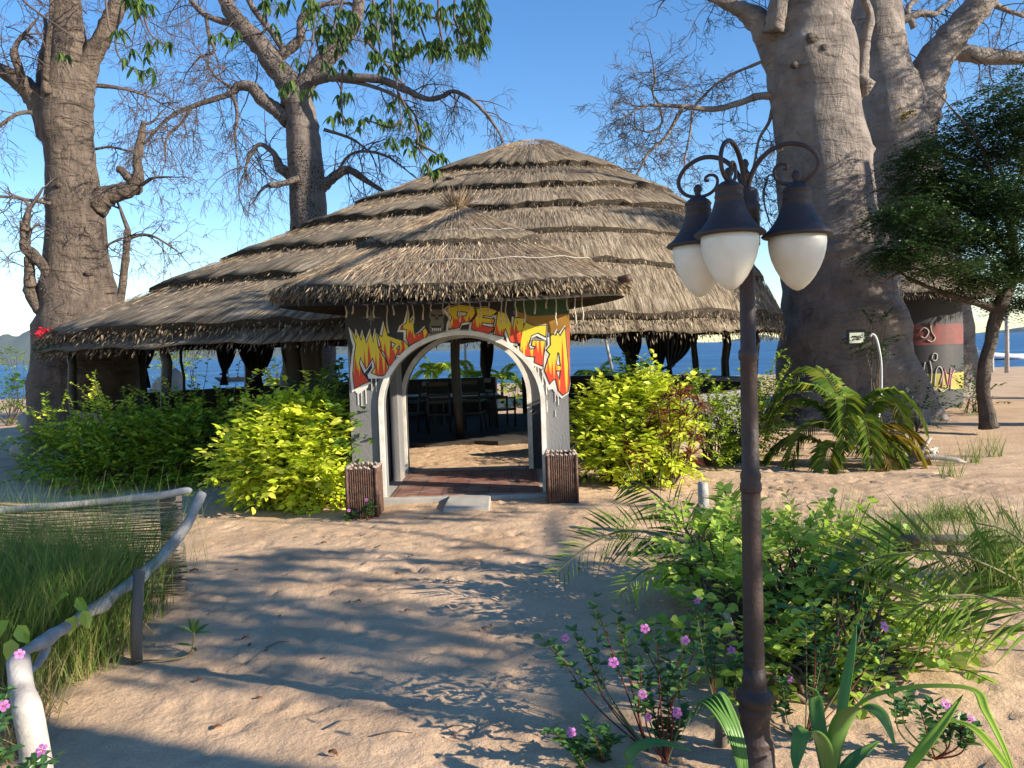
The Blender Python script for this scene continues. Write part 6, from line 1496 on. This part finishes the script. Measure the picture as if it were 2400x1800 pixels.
for spec, n_, l_ in (([(1530, 1280, 9), (1470, 1185, 7), (1400, 1148, 6), (1330, 1150, 5), (1262, 1185, 4), (1200, 1238, 3)], 30, .30), ([(1530, 1280, 9, .2), (1500, 1180, 7, .3), (1450, 1100, 6, .4), (1390, 1050, 4, .5), (1350, 1040, 3, .5)], 26, .30),
                     ([(1530, 1280, 8, .1), (1560, 1180, 7, .2), (1580, 1110, 5, .3), (1565, 1060, 4, .3)], 24, .28), ([(1530, 1280, 8, -.2), (1500, 1230, 6, -.3), (1440, 1215, 5, -.4), (1380, 1240, 4, -.5), (1340, 1290, 3, -.5)], 24, .22), ([(1530, 1280, 8, .2), (1590, 1200, 6, .3), (1650, 1150, 5, .4), (1700, 1150, 3, .4)], 24, .26)):
    lb = MB(); sb = MB(); frond_path(lb, sb, spec, 4.9, n_, l_, .011, rr); s_ = mk('frond_stalk', sb, M['stem_g'], t); mk('leaflets', lb, M['grass' if n_ % 4 else 'leaf_light'], s_, smooth=False)
b = GP(2330, 1420); t = thing('reedy_palm', 'feathery drooping fronds reaching in from the right edge', 'palm', b)
for spec, n_, l_ in (([(2320, 1420, 9), (2240, 1290, 7), (2130, 1220, 6), (2010, 1190, 5), (1890, 1210, 4), (1800, 1262, 3)], 44, .42), ([(2320, 1420, 9, -.3), (2230, 1330, 7, -.4), (2130, 1290, 6, -.5), (2030, 1290, 5, -.6), (1950, 1330, 4, -.6)], 40, .40),
                     ([(2320, 1420, 8, .3), (2260, 1230, 7, .3), (2180, 1150, 5, .3), (2110, 1130, 4, .3)], 34, .32)):
    lb = MB(); sb = MB(); frond_path(lb, sb, spec, 4.0, n_, l_, .0055, rr, .6); s_ = mk('frond_stalk', sb, M['stem_g'], t); mk('leaflets', lb, M['grass'], s_, smooth=False)
# broad strap leaves in front
def strap(mb, pts, wid, fold=.18, n=3):
    pts = [Vector(p) for p in catmull([tuple(p) for p in pts], 6)]; m_ = len(pts); V = []
    for i, p in enumerate(pts):
        tn = (pts[min(m_ - 1, i + 1)] - pts[max(0, i - 1)]).normalized(); s_ = tn.cross(Vector((0, 0, 1)))
        if s_.length < .15: s_ = Vector((1, .2, 0))
        s_.normalize(); nn = s_.cross(tn); u = i / (m_ - 1); w = wid * (math.sin(PI * min(1, .08 + .92 * u) ** .75) ** .8 + .04)
        for k in (-1, -.5, 0, .5, 1): V.append((p + s_ * w * .5 * k + nn * abs(k) * w * fold)[:])
    b_ = [(i * 5 + k, i * 5 + k + 1, (i + 1) * 5 + k + 1, (i + 1) * 5 + k) for i in range(m_ - 1) for k in range(4)]
    mb.add(V, b_)
def broad(name, base, leaves, label, mat='leaf_broad'):
    t = thing(name, label, 'plant', base)
    for spec, w in leaves:
        mb = MB(); strap(mb, spec, w); o = mk('leaf', mb, M[mat], t); so = o.modifiers.new('th', 'SOLIDIFY'); so.thickness = .0012
    return t
b = D(1790, 1760, 2.55)
broad('broad_leaf_plant', (b.x, b.y, 0), [([px(1795, 1700, 2.55), px(1815, 1585, 2.5), px(1850, 1535, 2.4), px(1900, 1545, 2.3), px(1935, 1615, 2.25)], .075), ([px(1795, 1700, 2.55), px(1775, 1610, 2.5), px(1740, 1580, 2.4), px(1722, 1630, 2.35), px(1718, 1670, 2.3)], .06),
      ([px(1800, 1700, 2.55), px(1822, 1520, 2.6), px(1838, 1420, 2.65), px(1850, 1350, 2.7)], .036), ([px(1790, 1700, 2.55), px(1765, 1550, 2.7), px(1760, 1500, 2.75), px(1740, 1480, 2.7)], .05), ([px(1800, 1700, 2.55), px(1850, 1640, 2.6), px(1900, 1600, 2.7)], .05)], 'broad leaved plant with one tall upright blade right of the lamp base')
b = D(1380, 1760, 2.6)
broad('broad_leaf_plant', (b.x, b.y, 0), [([px(1365, 1700, 2.55), px(1352, 1660, 2.5), px(1380, 1620, 2.5), px(1430, 1608, 2.5), px(1495, 1622, 2.5)], .07), *[([px(1612, 1720, 2.55), px(1600 - 8 * k, 1600 - 6 * k, 2.6), px(1560 - 12 * k, 1500 + 4 * k, 2.7), px(1530 - 14 * k, 1520 + 16 * k, 2.7)], .026) for k in range(5)]], 'broad pale leaf arching low left of the lamp base')
b = D(2230, 1760, 2.5)
broad('strap_leaf_plant', (b.x, b.y, 0), [([px(1790, 1640, 2.9), px(1850, 1530, 2.85), px(1950, 1490, 2.8), px(2095, 1490, 2.7), px(2130, 1540, 2.6), px(2170, 1620, 2.5), px(2200, 1700, 2.4)], .036), ([px(2220, 1720, 2.4), px(2120, 1590, 2.6), px(2060, 1560, 2.7), px(2010, 1570, 2.7)], .034), ([px(1900, 1760, 2.5), px(1980, 1640, 2.5), px(2040, 1560, 2.6), px(2080, 1500, 2.7)], .038)], 'long yellow green strap leaves arching across the lower right corner', 'leaf_light')
# periwinkles
def periwinkle(base, tips, flowers, label, seed=1, group='pink periwinkles in the beds'):
    rr = random.Random(seed); base = Vector(base); t = thing('periwinkle_plant', label, 'flower', base, group)
    P = []; Q = []; U = []
    for tp in tips:
        tp = Vector(tp); m_ = base.lerp(tp, .5) + Vector((rr.gauss(0, .03), rr.gauss(0, .03), -.03)); pts = [Vector(v) for v in catmull([base[:], m_[:], tp[:]], 8)]
        mb = MB(); mb.tube(pts, [.0042 - .00013 * i for i in range(len(pts))], 5); mk('stem', mb, M['leaf_red' if rr.random() < .5 else 'stem_g'], t)
        d = (pts[-1] - pts[-4]).normalized()
        for j in range(15):
            u = j / 14; k = int(len(pts) * (.62 + .37 * u)); p = pts[min(len(pts) - 1, k)] + d * .02 * u
            for _ in range(2):
                a = rr.uniform(0, 2 * PI); P.append(p[:]); Q.append((Vector((math.cos(a), math.sin(a), rr.uniform(-.25, .5))) + d * .3)[:]); U.append((rr.gauss(0, .3), rr.gauss(0, .3), 1))
    mb = MB(); mb.leaves(P, Q, NR.uniform(.035, .058, len(P)), NR.uniform(.020, .028, len(P)), up=U, kind=1, fold=.15, droop=.08); mk('foliage', mb, M['leaf_peri'], t, smooth=False, kind='stuff')
    for f in flowers:
        f = Vector(f); nrm = (Vector((0, 0, CAMZ)) - f).normalized() + Vector((rr.gauss(0, .3), 0, rr.uniform(.1, .5))); nrm.normalize(); a_ = nrm.orthogonal().normalized(); b_ = nrm.cross(a_); mb = MB()
        r = rr.uniform(.017, .022); a0 = rr.uniform(0, 1)
        for k in range(5):
            a = a0 + 2 * PI * k / 5; u = a_ * math.cos(a) + b_ * math.sin(a); v = nrm.cross(u)
            mb.add([(f + u * .002)[:], (f + u * r * .65 + v * r * .42 + nrm * .003)[:], (f + u * r + v * r * .3 + nrm * .002)[:], (f + u * r * 1.02 - v * r * .25)[:], (f + u * r * .6 - v * r * .42 + nrm * .002)[:]], [(0, 1, 2, 3, 4)])
        fo = mk('flower', mb, M['petal'], t, smooth=False)
        mb = MB(); mb.tube([f - nrm * .02, f + nrm * .0045], [.0012, .0026], 6); mk('flower_eye', mb, M['red_paint'], fo)
def PT(lst, Z): return [px(x, y, Z + RV.uniform(-.12, .12)) for x, y in lst]
g1 = GP(1400, 1625)
periwinkle((g1.x, g1.y, 0), PT([(1175, 1385), (1240, 1372), (1195, 1395), (1260, 1400), (1285, 1300), (1335, 1335), (1350, 1350), (1290, 1318)], 3.45), PT([(1221, 1378)], 3.35), 'leggy pink periwinkle with reddish stems leaning left over the path', 1)
g2 = GP(1440, 1650)
periwinkle((g2.x, g2.y, 0), PT([(1385, 1380), (1420, 1385), (1440, 1400), (1365, 1430), (1385, 1445), (1400, 1462), (1480, 1400), (1500, 1410), (1410, 1525), (1465, 1540), (1475, 1555), (1440, 1500)], 3.15), PT([(1393, 1358), (1480, 1383), (1325, 1431), (1388, 1500), (1463, 1540), (1400, 1550)], 3.0), 'fullest pink periwinkle in the middle of the lower bed', 2)
g3 = GP(1300, 1640)
periwinkle((g3.x, g3.y, -.02), PT([(1195, 1580), (1245, 1600), (1262, 1610), (1310, 1585), (1330, 1600), (1300, 1635), (1235, 1615), (1275, 1570)], 3.0), PT([(1234, 1582)], 2.9), 'low pink periwinkle at the lower edge left of the lamp base', 3)
g4 = GP(1560, 1560)
periwinkle((g4.x, g4.y, 0), PT([(1500, 1305), (1520, 1320), (1530, 1340), (1505, 1330), (1590, 1430), (1580, 1445), (1545, 1385)], 3.5), PT([(1505, 1297), (1580, 1404)], 3.4), 'upright pink periwinkle just left of the lamp shaft', 4)
g5 = GP(1740, 1600)
periwinkle((g5.x, g5.y, 0), PT([(1690, 1480), (1700, 1500), (1770, 1410), (1800, 1395), (1775, 1425), (1905, 1365), (1925, 1375), (1880, 1300), (1850, 1285), (1760, 1310), (1740, 1330), (1900, 1400)], 3.4), PT([(1705, 1467), (1910, 1353)], 3.3), 'pink periwinkle right of the lamp shaft under the vines', 5)
g6 = GP(2020, 1640)
periwinkle((g6.x, g6.y, 0), PT([(2020, 1530), (2050, 1545), (2075, 1560), (1990, 1540), (2100, 1580), (2035, 1570), (1960, 1500), (1930, 1495)], 3.0), PT([(2043, 1521), (2096, 1556)], 2.9), 'pink periwinkle near the lower right corner', 6)
g7 = GP(60, 1655)
periwinkle((g7.x - .15, g7.y - .2, 0), PT([(75, 1640), (110, 1645), (85, 1655), (20, 1620), (10, 1540), (0, 1560), (15, 1500)], 2.75), PT([(90, 1620), (8, 1525), (42, 1413)], 2.7), 'pink periwinkle around the near post of the driftwood rail', 7)
g8 = D(790, 1118, 7.75)
periwinkle((g8.x + .02, 7.72, gh(g8.x, 7.72)), [(g8.x + .06, 7.70, .2), (g8.x, 7.7, .13), (g8.x - .1, 7.7, .08), (g8.x + .08, 7.7, .13), (g8.x + .05, 7.68, .16), (g8.x - .18, 7.66, .06)], [(g8.x + .03, 7.66, .23), (g8.x - .15, 7.66, .13)], 'small pink periwinkle at the foot of the sunlit planter', 8)
# seedling on the path and its runner
g = GP(418, 1410); t = thing('seedling', 'small seedling with lance leaves growing on the path at the left', 'plant', g)
pts = [Vector(GP(290, 1432)) + Vector((0, 0, .012)), Vector(GP(350, 1430)) + Vector((0, 0, .012)), Vector(GP(400, 1424)) + Vector((0, 0, .014)), D(416, 1400, g.y), D(419, 1365, g.y)]
mb = MB(); mb.tube([Vector(v) for v in catmull([p_[:] for p_ in pts], 4)], .006, 6); mk('runner', mb, M['grass_dry'], t)
tp = D(419, 1368, g.y); P = []; Q = []
for v in ((-.9, 0, .35), (.9, 0, .1), (-.3, .1, .9), (.35, -.1, .9), (.7, .1, .5), (-.6, -.3, .6), (.1, -.2, 1)): P.append(tp[:]); Q.append(v)
P.append(D(417, 1395, g.y)[:]); Q.append((-.9, -.2, .3)); P.append(D(417, 1398, g.y)[:]); Q.append((.3, -.5, .1))
mb = MB(); mb.leaves(P, Q, .11, .026, kind=1, droop=.1); mk('foliage', mb, M['leaf_peri'], t, smooth=False)
# yellowish vine leaves on the driftwood rail
g = D(140, 1290, 3.9); t = thing('vine_tendril', 'two curled yellow green vine leaves twined on the driftwood rail', 'vine', g)
mb = MB(); mb.leaves([px(150, 1285, 3.9), px(165, 1290, 3.9), px(160, 1330, 3.85), px(180, 1318, 3.85), px(20, 1340, 3.4), px(38, 1350, 3.4), px(25, 1380, 3.4), px(50, 1365, 3.4)], [(-1, 0, -.4), (.8, 0, -.9), (-.2, -.3, -1), (.3, 0, -1), (-.8, 0, -1), (.6, 0, -.9), (0, -.5, -1), (.2, 0, -1)], .085, .07, kind=1, fold=.4, droop=.2)
mk('leaves', mb, M['leaf_light'], t, smooth=False)
# red flowers by the left trunk
g = D(100, 735, 13.2); t = thing('red_blossom', 'cluster of red blossom hanging at the left end of the thatch roof', 'flower', g)
mb = MB(); P = []; Q = []
for _ in range(110):
    P.append((g + Vector((RV.gauss(0, .09), RV.gauss(0, .05), .12 + RV.gauss(0, .05))))[:]); Q.append((RV.gauss(0, 1), RV.gauss(0, 1), RV.gauss(0, .7)))
mb.leaves(P, Q, .06, .045); mk('petals', mb, M['petal_red'], t, smooth=False, kind='stuff')
mb = MB(); P = [(p_[0] - .05, p_[1], p_[2] - .14 - .2 * RV.random()) for p_ in P[:60]]; mb.leaves(P, Q[:60], .08, .04); mk('foliage', mb, M['leaf_mid'], t, smooth=False)
# ------------------------------------------------------------------ litter on the sand
def deadleaf(loc):
    mb = MB(); V = []
    for i in range(6):
        u = i / 5; w = .016 * math.sin(PI * (.08 + .88 * u)); z = .008 + .010 * math.sin(u * 3)
        V += [(loc[0] - .035 + .07 * u, loc[1] - w, loc[2] + z + .008), (loc[0] - .035 + .07 * u, loc[1], loc[2] + z - .003), (loc[0] - .035 + .07 * u, loc[1] + w, loc[2] + z + .010)]
    mb.add(V, [(i * 3 + k, i * 3 + k + 1, i * 3 + k + 4, i * 3 + k + 3) for i in range(5) for k in range(2)])
    o = mk('fallen_leaf', mb, M['leaf_dead'], loc=loc, label='small dry brown leaf lying on the sand path', cat='leaf', group='dry leaves scattered on the sand')
    so = o.modifiers.new('th', 'SOLIDIFY'); so.thickness = .001; return o
g = GP(420, 1240); L0 = deadleaf((g.x, g.y, gh(g.x, g.y)))
spots = [(405, 1262), (452, 1333), (540, 1400), (575, 1410), (530, 1385), (605, 1336), (755, 1310), (775, 1308), (1060, 1363), (1045, 1372), (560, 1515), (470, 1580), (510, 1240), (700, 1180), (820, 1190), (860, 1250), (920, 1130), (890, 1210), (640, 1165), (1100, 1200), (1180, 1150), (980, 1600), (720, 1640), (430, 1480), (700, 1430), (880, 1330), (620, 1250), (1160, 1290), (1250, 1240), (970, 1270), (760, 1105), (1240, 1120)]
for _ in range(12): spots.append((RV.uniform(1500, 2200), RV.uniform(1000, 1160)))
for x, y in spots:
    g = GP(x, y); dup(L0, (g.x, g.y, gh(g.x, g.y)), RV.uniform(0, 6), RV.uniform(.35, .85))
def twig_on_sand(x, y, L_, rz, label):
    g = GP(x, y); mb = MB(); d = Vector((math.cos(rz), math.sin(rz), 0)); z = gh(g.x, g.y)
    mb.tube([Vector((g.x, g.y, z + .006)) - d * L_ / 2, Vector((g.x, g.y, z + .016)) + Vector((0, .01, 0)), Vector((g.x, g.y, z + .006)) + d * L_ / 2], [.004, .0045, .002], 6)
    mk('fallen_twig', mb, M['wood_old'], loc=(g.x, g.y, z), label=label, cat='twig', group='twigs lying on the sand')
for i, (x, y, l, a, lb_) in enumerate(((745, 1575, .16, .6, 'short twig at the near left of the path'), (860, 1598, .2, .15, 'longer twig near the bottom edge of the path'), (600, 1398, .14, .7, 'pale twig beside the seedling side of the path'), (1170, 1240, .22, 2.4, 'thin twig near the path middle towards the right'), (990, 1580, .1, .0, 'stubby twig low in the middle of the path'))):
    twig_on_sand(x, y, l, a, lb_)
# ------------------------------------------------------------------ air
def haze():
    m = bpy.data.materials.new('haze_air'); m.use_nodes = True; nt = m.node_tree; nt.nodes.remove(nt.nodes['Principled BSDF'])
    v = nt.nodes.new('ShaderNodeVolumePrincipled'); v.inputs['Color'].default_value = (.55, .72, 1, 1); v.inputs['Density'].default_value = .00003; v.inputs['Anisotropy'].default_value = .0
    nt.links.new(v.outputs[0], nt.nodes['Material Output'].inputs['Volume'])
    mb = MB(); mb.box((0, 2700, 198), (19000, 13000, 412))
    mk('haze', mb, m, kind='stuff', smooth=False)
haze()
for o in bpy.data.objects:
    if '_o' in o: del o['_o']
